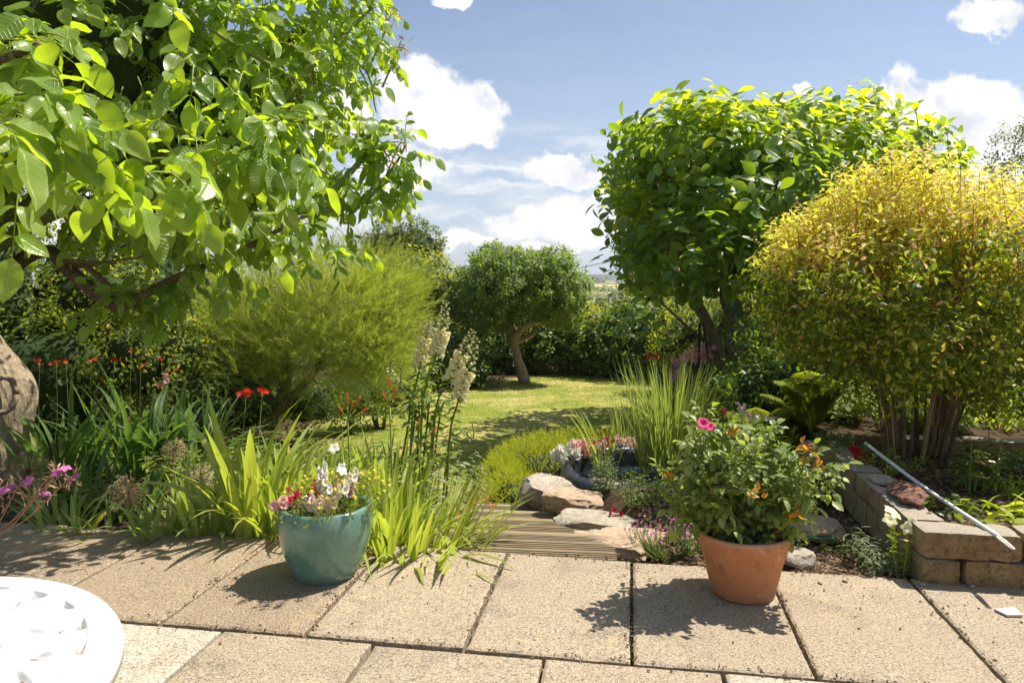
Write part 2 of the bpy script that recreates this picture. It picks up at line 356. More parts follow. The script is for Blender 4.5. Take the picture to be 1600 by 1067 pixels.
# ------------------------------------------------------------------ objects
WL = {}
def tag(o, label, cat, group=None, kind=None):
    if label: o['label'] = label
    if cat: o['category'] = cat
    if group: o['group'] = group
    if kind: o['kind'] = kind
    return o
def thing(name, label, cat, loc, group=None):
    o = bpy.data.objects.new(name, None); COL.objects.link(o); o.empty_display_size = .1
    o.location = loc; WL[o] = Vector(loc)
    return tag(o, label, cat, group)
def link(name, me, parent=None, mtx=None):
    o = bpy.data.objects.new(name, me); COL.objects.link(o)
    if parent is not None:
        o.parent = parent
        if mtx is not None: o.matrix_basis = Matrix.Translation(-WL[parent]) @ mtx
        WL[o] = WL[parent] if mtx is None else mtx.translation.copy()
    else:
        WL[o] = Vector((0, 0, 0))
    return o
class MB:
    def __init__(s): s.v = []; s.f = []
    def add(s, vs, fs):
        k = len(s.v); s.v += [tuple(v) for v in vs]; s.f += [tuple(i+k for i in f) for f in fs]
        return s
    def box(s, c, size, rz=0, tilt=0, bev=0):
        sx, sy, sz = (d/2 for d in size); m = Matrix.Rotation(rz, 3, 'Z') @ Matrix.Rotation(tilt, 3, 'X'); c = Vector(c)
        if not bev:
            vs = [c + m @ Vector((a*sx, b*sy, d*sz)) for a in (-1, 1) for b in (-1, 1) for d in (-1, 1)]
            return s.add(vs, [(0, 1, 3, 2), (4, 6, 7, 5), (0, 4, 5, 1), (2, 3, 7, 6), (0, 2, 6, 4), (1, 5, 7, 3)])
        ring = lambda e, z: [c + m @ Vector((a*(sx-e), b*(sy-e), z)) for a, b in ((-1, -1), (1, -1), (1, 1), (-1, 1))]
        vs = ring(0, -sz) + ring(0, sz-bev) + ring(bev, sz)
        fs = [(3, 2, 1, 0)] + [(i, (i+1) % 4, 4+(i+1) % 4, 4+i) for i in range(4)] + [(4+i, 4+(i+1) % 4, 8+(i+1) % 4, 8+i) for i in range(4)] + [(8, 9, 10, 11)]
        return s.add(vs, fs)
    def tube(s, pts, rad, n=7, jag=0):
        pts = [Vector(p) for p in pts]; k = len(pts)
        if not isinstance(rad, (list, tuple)): rad = [rad]*k
        ref = Vector((.13, .97, .2)); vs = []
        for i, p in enumerate(pts):
            d = (pts[min(i+1, k-1)]-pts[max(i-1, 0)])
            d = d.normalized() if d.length > 1e-9 else Vector((0, 0, 1))
            a = d.cross(ref)
            if a.length < .1: a = d.cross(Vector((1, 0, 0)))
            a.normalize(); b = d.cross(a)
            for j in range(n):
                th = 2*PI*j/n; r = rad[i]*(1+(jag*noise.noise(Vector((p.x*5+math.cos(th), p.y*5+math.sin(th), p.z*3))) if jag else 0))
                vs.append(p+a*math.cos(th)*r+b*math.sin(th)*r)
        fs = [(i*n+j, i*n+(j+1) % n, (i+1)*n+(j+1) % n, (i+1)*n+j) for i in range(k-1) for j in range(n)]
        fs += [tuple(range(n-1, -1, -1)), tuple((k-1)*n+j for j in range(n))]
        return s.add(vs, fs)
    def lathe(s, prof, c, n=64, wob=0):
        c = Vector(c); vs = []
        for (r, z) in prof:
            for j in range(n):
                th = 2*PI*j/n; vs.append(c+Vector((math.cos(th)*r, math.sin(th)*r, z)))
        fs = [(i*n+j, i*n+(j+1) % n, (i+1)*n+(j+1) % n, (i+1)*n+j) for i in range(len(prof)-1) for j in range(n)]
        return s.add(vs, fs)
    def build(s, name, mat, parent=None, smooth=True, kind=None, local=False):
        me = bpy.data.meshes.new(name)
        v = np.array(s.v, dtype=np.float32)
        if parent is not None and not local: v = v - np.array(WL[parent], dtype=np.float32)
        me.from_pydata(v.tolist(), [], s.f); me.materials.append(mat)
        if smooth: me.polygons.foreach_set('use_smooth', [True]*len(me.polygons))
        me.update()
        o = link(name, me, parent)
        if kind: o['kind'] = kind
        return o
def spline(pts, n=8):
    """smooth a polyline (Catmull-Rom)"""
    pts = [Vector(p) for p in pts]; q = [pts[0]*2-pts[1]]+pts+[pts[-1]*2-pts[-2]]; out = []
    for i in range(1, len(q)-2):
        for k in range(n):
            t = k/n; a, b, c, d = q[i-1], q[i], q[i+1], q[i+2]
            out.append(.5*((2*b)+(c-a)*t+(2*a-5*b+4*c-d)*t*t+(3*b-a-3*c+d)*t**3))
    return out+[pts[-1]]
def taper(a, b, n): return [a+(b-a)*i/(n-1) for i in range(n)]

# ---- leaf shapes: unit length along +Y, face towards +Z
LEAF = {}
def leaf_shape(key, w, seg=4, fold=.25, curl=.2, peak=.45, sharp=1.0, wavy=0, petiole=0.0):
    """two strips of quads either side of a midrib"""
    vs, uv, fs = [], [], []
    for i in range(seg+1):
        t = i/seg
        if i in (0, seg): ww = .0
        else:
            a = t/peak if t < peak else (1-t)/(1-peak)
            ww = w*.5*math.sin(PI/2*min(1, a))**sharp
        z = -curl*t*t + wavy*math.sin(t*9)*.03; y = petiole+t*(1-petiole)*(1-.15*abs(curl)*t)
        for sx in (-1, 0, 1):
            if i in (0, seg) and sx: continue
            vs.append((sx*ww, y, z+(abs(sx)*ww*fold*2))); uv.append((.5+.5*sx*ww/(w*.5+1e-6), t))
    idx = [[0]]
    k = 1
    for i in range(1, seg): idx.append([k, k+1, k+2]); k += 3
    idx.append([k])
    fs += [(0, 2, 1), (0, 3, 2)]
    for i in range(1, seg-1):
        a, b = idx[i], idx[i+1]
        fs += [(a[0], a[1], b[1], b[0]), (a[1], a[2], b[2], b[1])]
    a = idx[seg-1]; fs += [(a[0], a[1], k), (a[1], a[2], k)]
    LEAF[key] = (np.array(vs, dtype=np.float32), fs, np.array(uv, dtype=np.float32))
def blade_shape(key, w, seg=7, bend=.5, fold=.3, kink=0, droop=1.6, tipw=.0):
    """strap leaf rising along +Z and arching towards +X"""
    vs, uv, fs = [], [], []
    x = z = 0; a0 = .12
    pts = []
    for i in range(seg+1):
        t = i/seg; pts.append((x, z, t))
        ang = a0+bend*droop*t**1.5 + (kink if t > .6 else 0)
        x += math.sin(ang)/seg; z += math.cos(ang)/seg
    for (x, z, t) in pts:
        ww = w*.5*(min(1, .55+2.0*t) if t < .5 else 1)*(1-max(0, (t-.5)/.5)**1.6*(1-tipw))+.0005
        for sx in (-1, 0, 1):
            vs.append((x+(-abs(sx)*fold*ww), sx*ww, z)); uv.append((.5+.5*sx, t))
    for i in range(seg):
        for j in (0, 1):
            a = i*3+j; fs.append((a, a+1, a+4, a+3))
    LEAF[key] = (np.array(vs, dtype=np.float32), fs, np.array(uv, dtype=np.float32))
def needle_shape(key, n, spread, ln=.35, w=.02, seed=1, curve=.15):
    """a feathery spray: thin needles along a +Y axis"""
    r = random.Random(seed); vs, fs, uv = [], [], []
    def strip(a, b, w):
        d = (b-a).normalized(); s = d.cross(Vector((r.uniform(-1, 1), r.uniform(-1, 1), r.uniform(-1, 1)))).normalized()*w
        k = len(vs); vs.extend([tuple(a-s), tuple(a+s), tuple(b)]); uv.extend([(0, 0), (1, 0), (.5, 1)]); fs.append((k, k+1, k+2))
    strip(Vector((0, 0, 0)), Vector((0, 1, -curve)), w)
    for i in range(n):
        t = r.uniform(.08, .95); th = r.uniform(0, 2*PI)
        o = Vector((0, t, -curve*t*t)); L = ln*(1-.6*t)*r.uniform(.6, 1.1)
        d = Vector((math.cos(th)*spread, 1, math.sin(th)*spread*.7)).normalized()
        strip(o, o+d*L, w*.8)
    LEAF[key] = (np.array(vs, dtype=np.float32), fs, np.array(uv, dtype=np.float32))
leaf_shape('walnut', .56, 7, .16, .15, .42, .75, 1); leaf_shape('walnut2', .50, 7, .26, .32, .45, .8, 1.4); leaf_shape('walnut3', .60, 7, -.06, .45, .42, .75, 1.2)
leaf_shape('magnolia', .56, 5, .12, .18, .55, .8); leaf_shape('magnolia2', .50, 5, .2, .35, .6, .8)
leaf_shape('small', .5, 3, .15, .1, .45); leaf_shape('small2', .42, 3, .2, .3, .4)
leaf_shape('narrow', .2, 3, .2, .3, .4); leaf_shape('rose', .66, 5, .12, .2, .45, .75); leaf_shape('rose2', .6, 5, .25, .3, .45, .75)
leaf_shape('broad', .42, 6, .15, .45, .45, .8, 1)
leaf_shape('big', .8, 6, .2, .5, .5, .7, 1)
for i, (b, k) in enumerate(((.15, 0), (.45, 0), (.8, 0), (1.15, 0), (.35, 1.6))):
    blade_shape('iris%d' % i, .085, 8, b, .25, k); blade_shape('strap%d' % i, .038, 9, b*1.1, .4, k)
    blade_shape('reed%d' % i, .012, 7, b*.28, .4, k*.5 if i == 4 else 0)
for i in range(4): needle_shape('tam%d' % i, 32, .6, .40, .007, i, .2+.1*i); needle_shape('heath%d' % i, 26, .45, .28, .016, 10+i, .02)
needle_shape('hair', 14, .8, .5, .01, 5, .1)
def petal_flower(key, n, w, open_, cup=.2, ln=1.0, seg=3, depth=.25):
    """n petals round +Z, radius about 1"""
    vs, fs, uv = [], [], []
    for k in range(n):
        th = 2*PI*k/n; rz = Matrix.Rotation(th, 3, 'Z'); base = len(vs)
        for i in range(seg+1):
            t = i/seg; ww = w*.5*math.sin(PI*min(.92, .12+.8*t))
            rr = .06+t*ln*open_; zz = depth*(t**.7)+cup*math.sin(t*PI*.9)-(.15*t*t)
            for sx in (-1, 1):
                vs.append(tuple(rz @ Vector((rr, sx*ww, zz)))); uv.append((.5+.5*sx, t))
        for i in range(seg):
            a = base+i*2; fs.append((a, a+1, a+3, a+2))
    LEAF[key] = (np.array(vs, dtype=np.float32), fs, np.array(uv, dtype=np.float32))
petal_flower('flower5', 5, .85, 1.0, .12, depth=.15); petal_flower('flower6', 6, .55, 1.0, .1, depth=.3); petal_flower('daisy', 9, .32, 1, 0, depth=.1)
petal_flower('ruffle', 7, 1.0, .9, .3, depth=.45); petal_flower('bell', 5, .75, .45, .25, depth=1.1); petal_flower('star', 6, .35, 1.0, -.1, depth=.3)
petal_flower('rosebud', 6, .8, .35, .4, depth=.9)
petal_flower('budball', 5, .55, .3, .3, ln=.8, depth=.7)
MESHES = {}
def leaf_mesh(key, mat):
    if (key, mat.name) not in MESHES:
        v, f, uv = LEAF[key]
        me = bpy.data.meshes.new(key + '_' + mat.name); me.from_pydata(v.tolist(), [], f); me.materials.append(mat)
        me.polygons.foreach_set('use_smooth', [True]*len(me.polygons))
        ul = me.uv_layers.new(name='UVMap'); li = np.zeros(len(me.loops), dtype=np.int32); me.loops.foreach_get('vertex_index', li)
        ul.data.foreach_set('uv', uv[li].ravel()); me.update()
        MESHES[(key, mat.name)] = me
    return MESHES[(key, mat.name)]
def frame(pos, axis, normal, s, yaw=None):
    y = Vector(axis).normalized(); z = Vector(normal); z = z - y*z.dot(y)
    if z.length < 1e-4: z = y.orthogonal()
    z.normalize(); x = y.cross(z)
    if not isinstance(s, (tuple, list)): s = (s, s, s)
    return Matrix(((x.x*s[0], y.x*s[1], z.x*s[2], pos[0]), (x.y*s[0], y.y*s[1], z.y*s[2], pos[1]), (x.z*s[0], y.z*s[1], z.z*s[2], pos[2]), (0, 0, 0, 1)))
def frame_up(pos, up, s, spin=0):
    z = Vector(up).normalized(); x = z.orthogonal().normalized(); x = Matrix.Rotation(spin, 3, z) @ x; y = z.cross(x)
    if not isinstance(s, (tuple, list)): s = (s, s, s)
    return Matrix(((x.x*s[0], y.x*s[1], z.x*s[2], pos[0]), (x.y*s[0], y.y*s[1], z.y*s[2], pos[1]), (x.z*s[0], y.z*s[1], z.z*s[2], pos[2]), (0, 0, 0, 1)))
class Leaves:
    """collects leaf placements; the largest in view become parts, the rest one joined mesh"""
    def __init__(s): s.items = {}
    def add(s, key, mat, mtx, size, name='leaf', bias=1.0):
        t = mtx.translation; px = 0
        if t.y > .3:
            ix = 800+F*t.x/t.y; iy = HY-F*(t.z-H)/t.y; px = size*F/t.y
            if not (-30 < ix < 1630 and -30 < iy < 1097): px = 0
        s.items.setdefault((name, mat.name), []).append((px*bias, px, key, mat, mtx))
    def finish(s, root, nmax=120, minpx=10, stuff=None):
        for (name, mname), L in s.items.items():
            L.sort(key=lambda a: -a[0])
            nb = 0
            while nb < len(L) and nb < nmax and L[nb][0] > 0 and L[nb][1] >= minpx: nb += 1
            for _, _, key, mat, mtx in L[:nb]: link(name, leaf_mesh(key, mat), root, mtx)
            rest = L[nb:]
            if rest:
                bykey = {}
                for _, _, key, mat, mtx in rest: bykey.setdefault(key, []).append(mtx)
                V, FC, LT, UVS = [], [], [], []; off = 0
                o3 = np.array(WL[root])
                for key, ms in bykey.items():
                    v, f, uv = LEAF[key]
                    A = np.array([[tuple(r) for r in m] for m in ms], dtype=np.float64)
                    vv = np.einsum('nij,kj->nki', A[:, :3, :3], v) + A[:, None, :3, 3] - o3
                    n, k = len(ms), len(v)
                    flat = np.concatenate([np.array(q) for q in f]); lt = np.array([len(q) for q in f])
                    idx = (flat[None, :] + (np.arange(n)*k)[:, None] + off).ravel()
                    V.append(vv.reshape(-1, 3)); FC.append(idx); LT.append(np.tile(lt, n)); UVS.append(np.tile(uv[flat], (n, 1))); off += n*k
                V = np.concatenate(V).astype(np.float32); FC = np.concatenate(FC).astype(np.int32); LT = np.concatenate(LT).astype(np.int32); UVS = np.concatenate(UVS).astype(np.float32)
                nm = {'leaf': 'foliage', 'blade': 'blade_tuft', 'flower': 'blossom', 'bud': 'bud_cluster', 'young_leaf': 'young_foliage', 'frond': 'frond_tuft', 'needle_spray': 'needle_foliage'}.get(name, name + '_mass')
                me = bpy.data.meshes.new(nm)
                me.vertices.add(len(V)); me.vertices.foreach_set('co', V.ravel())
                me.loops.add(len(FC)); me.loops.foreach_set('vertex_index', FC)
                me.polygons.add(len(LT)); st = np.concatenate([[0], np.cumsum(LT)[:-1]]).astype(np.int32)
                me.polygons.foreach_set('loop_start', st); me.polygons.foreach_set('loop_total', LT)
                me.polygons.foreach_set('use_smooth', np.ones(len(LT), dtype=bool))
                ul = me.uv_layers.new(name='UVMap'); ul.data.foreach_set('uv', UVS.ravel())
                me.materials.append(rest[0][3]); me.update(calc_edges=True); me.validate()
                o = link(nm, me, root); o['kind'] = 'stuff'
def rdir(r=rnd, up=0.0):
    while True:
        v = Vector((r.uniform(-1, 1), r.uniform(-1, 1), r.uniform(-1, 1)))
        if .05 < v.length < 1: break
    v.normalize(); v.z += up; return v.normalized()

def crown(lv, lobes, n, per, size, mats, keys, seed=1, shell=.45, up=.25, spr=.22, rough=.22, freq=1.3, zmin=None, twigs=None, twig_mb=None, twig_n=40, twig_r=.008, droop=0.0, top=None, ok=None, flat=.6, hollow=.42):
    """sprigs of leaves through the volume of a crown made of uneven lobes"""
    r = random.Random(seed); area = [l[1][0]*l[1][1]+l[1][0]*l[1][2]+l[1][1]*l[1][2] for l in lobes]; pts = []
    tries = 0
    while len(pts) < n and tries < n*12:
        tries += 1
        c, rad = r.choices(lobes, area)[0]; c = Vector(c)
        d = rdir(r); q = 1-shell*r.random()**1.4
        p = Vector((c.x+d.x*rad[0]*q, c.y+d.y*rad[1]*q, c.z+d.z*rad[2]*q))
        nz = noise.noise(p*freq+Vector((seed*3.1, 0, 0)))+.5*noise.noise(p*freq*2.7)
        p = c+(p-c)*(1+rough*nz)
        if zmin is not None and p.z < zmin + .12*noise.noise(p*3): continue
        if ok and not ok(p): continue
        deep = False
        for c2, rad2 in lobes:
            e = p-Vector(c2)
            if (e.x/rad2[0])**2+(e.y/rad2[1])**2+(e.z/rad2[2])**2 < hollow and r.random() < .8: deep = True; break
        if deep: continue
        out = Vector((d.x/rad[0], d.y/rad[1], d.z/rad[2])).normalized()
        pts.append((p, out, q))
        ax = (out+rdir(r)*.55+Vector((0, 0, up))).normalized()
        toc = (Vector((0, 0, H))-p).normalized(); face = max(.15, .45+.55*out.dot(toc))*(.4+.6*q)
        for i in range(per):
            t = (i+.5)/per; th = i*2.4+r.uniform(-.4, .4)
            side = ax.orthogonal().normalized(); side = Matrix.Rotation(th, 3, ax) @ side
            pos = p+ax*(spr*t)+side*spr*.1
            la = (ax*.45+side*.9+Vector((0, 0, -droop))).normalized()
            nn = (Vector((0, 0, 1))*flat+out*.5+rdir(r)*.55)
            s = size*r.uniform(.5, 1.2)
            mk = mats
            m = mats[0]
            nm = 'leaf'
            if len(mats) > 1 and top is not None and top(p, out, r): m = mats[1]; nm = 'young_leaf'
            lv.add(r.choice(keys), m, frame(pos, la, nn, s), s, nm, face)
        if twig_mb is not None and r.random() < twig_n/n:
            a = min(twigs, key=lambda w: (Vector(w)-p).length); a = Vector(a)
            midp = (a+p)/2+rdir(r)*.12*(p-a).length
            twig_mb.tube(spline([a, midp, p+ax*spr], 4), taper(twig_r*1.6, twig_r*.4, 9), 5)
    return pts
def bumps(lobes, n, lo, hi, seed, up=.3, lowest=-1):
    """small clumps standing out of the crown so that its outline is uneven"""
    r = random.Random(seed); out = []
    while len(out) < n:
        c, rad = r.choice(lobes); d = rdir(r, up)
        if d.z < lowest: continue
        k = r.uniform(.85, 1.12); s_ = r.uniform(lo, hi)
        out.append(((c[0]+d.x*rad[0]*k, c[1]+d.y*rad[1]*k, c[2]+d.z*rad[2]*k), (s_*1.15, s_, s_*.8)))
    return lobes+out
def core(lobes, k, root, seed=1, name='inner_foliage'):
    """solid lumps coloured dark for the shade deep inside a dense crown"""
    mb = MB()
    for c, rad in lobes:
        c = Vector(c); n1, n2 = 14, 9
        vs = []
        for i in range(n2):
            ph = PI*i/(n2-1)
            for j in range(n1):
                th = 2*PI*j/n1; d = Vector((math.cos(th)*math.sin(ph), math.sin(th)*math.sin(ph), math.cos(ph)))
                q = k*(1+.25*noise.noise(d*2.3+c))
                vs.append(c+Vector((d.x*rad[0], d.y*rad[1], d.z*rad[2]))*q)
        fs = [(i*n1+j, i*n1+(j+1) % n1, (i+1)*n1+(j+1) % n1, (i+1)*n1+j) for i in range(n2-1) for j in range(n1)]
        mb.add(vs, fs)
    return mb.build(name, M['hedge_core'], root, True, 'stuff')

def clump(name, label, cat, base, n, ln, fam, mat, spread=.12, lean=.25, seed=1, group=None, dirbias=None, wscale=1.0, root=None, nmax=150, finish=True, lv=None):
    r = random.Random(seed); base = Vector(base)
    root = root or thing(name, label, cat, base, group); lv = lv or Leaves()
    for i in range(n):
        th = r.uniform(0, 2*PI)
        if dirbias is not None and r.random() < .6: th = dirbias+r.gauss(0, .7)
        rr = spread*math.sqrt(r.random()); p = base+Vector((math.cos(th)*rr, math.sin(th)*rr, -.02))
        q = r.random(); k = '%s%d' % (fam, 0 if q < .3 else 1 if q < .58 else 2 if q < .8 else 3 if q < .95 else 4)
        L = ln*r.uniform(.55, 1.08); w = L*wscale*r.uniform(.75, 1.15)
        th2 = th+r.gauss(0, .4)
        x = Vector((math.cos(th2), math.sin(th2), 0)); tilt = r.gauss(0, lean*.5)+lean*.4
        z = (Vector((0, 0, 1))+x*tilt+rdir(r)*.06).normalized(); x = (x-z*x.dot(z)).normalized(); y = z.cross(x)
        # spin the face so straps are seen from all sides
        m = Matrix(((x.x*L, y.x*w, z.x*L, p.x), (x.y*L, y.y*w, z.y*L, p.y), (x.z*L, y.z*w, z.z*L, p.z), (0, 0, 0, 1)))
        lv.add(k, mat, m, L, 'blade')
    if finish: lv.finish(root, nmax, 10)
    return root, lv

def herb(name, label, cat, base, n=14, h=.3, spread=.15, leaf='small', lsize=.05, mat='herb', per=10, stem='green_stem', flower=None, fmat=None, fsize=.03, fn=1, style='top', seed=1, group=None, rad=.003, lean=.35, nmax=60, la=.5, fnmax=60, low=.15, bend=.3, up=(0, 0), extra=None):
    """a bushy or flowering plant made of stems, leaves along them, and flowers"""
    r = random.Random(seed); base = Vector(base); root = thing(name, label, cat, base, group); lv = Leaves(); mb = MB()
    for i in range(n):
        th = r.uniform(0, 2*PI); q = math.sqrt(r.random())
        p0 = base+Vector((math.cos(th), math.sin(th), 0))*spread*.35*q; p0.z -= .02
        hh = h*r.uniform(.7, 1.1)*(1-.25*q)
        tip = base+Vector((math.cos(th)*spread*q+up[0]*hh, math.sin(th)*spread*q+up[1]*hh, hh))+rdir(r)*.02
        mid = (p0+tip)/2+Vector((math.cos(th), math.sin(th), .3))*spread*bend*.3
        sp = spline([p0, mid, tip], 5); mb.tube(sp, taper(rad, rad*.45, len(sp)), 5)
        for k in range(per):
            t = low+(1-low)*(k+r.random()*.6)/per; j = min(len(sp)-2, int(t*(len(sp)-1))); f = t*(len(sp)-1)-j
            pos = sp[j].lerp(sp[j+1], min(1, f)); d = (sp[j+1]-sp[j]).normalized()
            side = Matrix.Rotation(k*2.4+r.uniform(-.3, .3), 3, d) @ d.orthogonal().normalized()
            ax = (d*la+side).normalized(); s = lsize*r.uniform(.6, 1.15)*(1-.35*t)
            lv.add(leaf if r.random() < .8 or leaf+'2' not in LEAF else leaf+'2', M[mat], frame(pos, ax, Vector((0, 0, 1))+rdir(r)*.5+d*.3, s), s)
        if flower:
            for k in range(fn):
                if style == 'top':
                    pos = tip+rdir(r)*(.012 if fn > 1 else .002)*fn**.5; d = (rdir(r, 1.0)+Vector((0, -.5, 0))).normalized()
                else:
                    t = 1-.40*k/fn; j = min(len(sp)-2, int(t*(len(sp)-1))); f = t*(len(sp)-1)-j
                    pos = sp[j].lerp(sp[j+1], min(1, f)); a = k*2.4
                    dd = (sp[-1]-sp[-2]).normalized(); side = Matrix.Rotation(a, 3, dd) @ dd.orthogonal().normalized()
                    d = (side+Vector((0, 0, .3))).normalized(); pos = pos+side*fsize*.4
                fm = fmat[i % len(fmat)] if isinstance(fmat, (list, tuple)) else fmat
                s = fsize*r.uniform(.75, 1.15)
                lv.add(flower, M[fm], frame_up(pos, d, s, r.uniform(0, 6)), s*2, 'flower')
    mb.build('stem', M[stem], root)
    if extra: extra(root, lv, r)
    lv.finish(root, nmax, 10)
    return root

# ------------------------------------------------------------------ the ground
def make_ground():
    def axis(lo, hi, fine_lo, fine_hi, st):
        a = list(np.arange(fine_lo, fine_hi, st)); x = fine_hi; d = st
        while x < hi: a.append(x); d *= 1.35; x += d
        a.append(hi); x = fine_lo; d = st; left = []
        while x > lo: d *= 1.35; x -= d; left.append(max(x, lo))
        return sorted(set(left))+a
    xs = axis(-3500, 3500, -6, 6, .13); ys = axis(-40, 2600, .5, 20, .13)
    mb = MB(); n = len(xs)
    mb.v = [(x, y, gh(x, y)) for y in ys for x in xs]
    mb.f = [(j*n+i, j*n+i+1, (j+1)*n+i+1, (j+1)*n+i) for j in range(len(ys)-1) for i in range(n-1)]
    o = mb.build('ground', M['ground']); tag(o, 'dark garden soil running out to scrubby fields and far hills', None, kind='structure')
    # lawn sheet just above the ground
    mb = MB(); rows = []
    ysl = np.arange(5.6, 18.9, .12)
    pts = []
    for y in ysl:
        a, b = edge_l(y)-.02, edge_r(y)+.05
        if y < 6.3: a = max(a, -.7)
        row = []
        for k in range(41):
            x = a+(b-a)*k/40 + .05*noise.noise(Vector((k*.9, y*2.2, 1)))*(1 if k in (0, 40) else 0)
            row.append((x, y, max(gh(x, y), lawn_z(y)-.01)+.012 if k not in (0, 40) else gh(x, y)-.01))
        pts.append(row)
    mb.v = [p for r_ in pts for p in r_]
    mb.f = [(j*41+i, j*41+i+1, (j+1)*41+i+1, (j+1)*41+i) for j in range(len(pts)-1) for i in range(40)]
    o = mb.build('lawn', M['lawn']); tag(o, 'sloping lawn of green and sun-bleached grass', None, kind='structure')
    # grass blades
    r = random.Random(3); V = []; N = 60000
    a = np.random.RandomState(5)
    y = 5.6+(18.9-5.6)*a.rand(N)**1.35
    el = np.array([edge_l(v) for v in y]); er = np.array([edge_r(v) for v in y])
    x = el+(er-el)*a.rand(N)
    z = np.array([max(gh(X, Y_), lawn_z(Y_)-.01) for X, Y_ in zip(x, y)])+.01
    h = .006+.013*a.rand(N); w = .003+.0005*y; th = a.rand(N)*PI
    dx, dy = np.cos(th)*w, np.sin(th)*w; lx, ly = a.randn(N)*.022, a.randn(N)*.022
    V = np.stack([np.stack([x-dx, y-dy, z], 1), np.stack([x+dx, y+dy, z], 1), np.stack([x+lx, y+ly, z+h], 1)], 1).reshape(-1, 3)
    me = bpy.data.meshes.new('grass'); me.from_pydata(V.tolist(), [], (np.arange(N*3).reshape(-1, 3)).tolist()); me.materials.append(M['blade'])
    o = link('grass', me); tag(o, 'short mown grass covering the lawn', 'grass', kind='stuff')
make_ground()

# ------------------------------------------------------------------ patio
def slab_mesh(s0, s1, t0, t1, zt, seed):
    mb = MB(); r = random.Random(seed); ns, nt = 26, 34
    g = .0055; zz = zt+r.uniform(-.004, .004); tx, ty = r.uniform(-.004, .004), r.uniform(-.004, .004)
    cors = {}
    def edge(i, j):
        s = s0+g+(s1-s0-2*g)*i/ns; t = t0+g+(t1-t0-2*g)*j/nt; e = 0
        q = PT(s, t)
        if i in (0, ns): s += (1 if i == 0 else -1)*(.007*abs(noise.noise(q*9+Vector((seed, 0, 0))))+.006*max(0, noise.noise(q*31)))
        if j in (0, nt): t += (1 if j == 0 else -1)*(.007*abs(noise.noise(q*9+Vector((seed, 3, 0))))+.006*max(0, noise.noise(q*31)))
        return s, t
    for lev in range(2):
        for j in range(nt+1):
            for i in range(ns+1):
                s, t = edge(i, j); b = .006 if lev == 1 else 0
                if lev == 0: continue
                q = PT(s, t)
                z = zz+tx*(i/ns-.5)+ty*(j/nt-.5)+.0015*noise.noise(q*5)
                if i in (0, ns) or j in (0, nt): z -= .006
                mb.v.append((q.x, q.y, z))
    W = ns+1
    # inner ring pulled in so that the arris is narrow
    for j in range(nt+1):
        for i in range(W):
            k = j*W+i; x, y, z = mb.v[k]
            if i == 1 or i == ns-1 or j == 1 or j == nt-1:
                s, t = ST(x, y)
                if i == 1: s = s0+g+.012
                if i == ns-1: s = s1-g-.012
                if j == 1: t = t0+g+.012
                if j == nt-1: t = t1-g-.012
                q = PT(s, t); mb.v[k] = (q.x, q.y, z)
    mb.f = [(j*W+i, j*W+i+1, (j+1)*W+i+1, (j+1)*W+i) for j in range(nt) for i in range(ns)]
    ring = [i for i in range(W)]+[j*W+ns for j in range(1, nt+1)]+[nt*W+i for i in range(ns-1, -1, -1)]+[j*W for j in range(nt-1, 0, -1)]
    k0 = len(mb.v)
    for k in ring: x, y, z = mb.v[k]; mb.v.append((x, y, zt-.05))
    n = len(ring)
    mb.f += [(ring[i], k0+i, k0+(i+1) % n, ring[(i+1) % n]) for i in range(n)]
    return mb
def make_patio():
    root = thing('patio', 'terrace of large buff concrete slabs in staggered rows', None, PT(0, 0)); root['kind'] = 'structure'
    row1 = [-1.84-.61*k for k in (4, 3, 2, 1)]+[-1.84, -1.232, -.608, 0, .621, 1.24, 1.86, 2.48, 3.1]
    k = 0
    for i in range(len(row1)-1):
        s0, s1 = row1[i], row1[i+1]; mat = M['slab']
        t1 = .95
        k += 1
        if i == 2: mat = M['slab_dark']
        if i in (3, 4): mat = M['slab_dark']
        slab_mesh(s0, s1, .0, t1, 0, k).build('paving_slab', mat, root, False)
    row2 = [-4.0, -3.4, -2.78, -2.17, -1.56, -.95, -.31, .31, .93, 1.55, 2.17, 2.8]
    for i in range(len(row2)-1):
        k += 1; mat = M['slab']
        if i == 3: mat = M['slab_pale']
        if i in (7, 8): mat = M['slab_pale']
        slab_mesh(row2[i], row2[i+1], -.62, -.006, -.002, k).build('paving_slab', mat, root, False)
    for row, t0 in enumerate((-1.24, -1.86, -2.48)):
        for i in range(7):
            k += 1; s0 = -2.9+.61*i+(.3 if row % 2 else 0)
            slab_mesh(s0, s0+.61, t0, t0+.612, -.002, k).build('paving_slab', M['slab'], root, False)
    mb = MB(); c = [PT(-4.5, -2.6, -.045), PT(3.4, -2.6, -.045), PT(3.4, .94, -.045), PT(-4.5, .94, -.045)]
    d = [v-Vector((0, 0, .12)) for v in c]
    mb.add(c+d, [(0, 1, 2, 3), (0, 4, 5, 1), (1, 5, 6, 2), (2, 6, 7, 3), (3, 7, 4, 0)])
    mb.build('mortar_bed', M['mulch'], root, False)
make_patio()
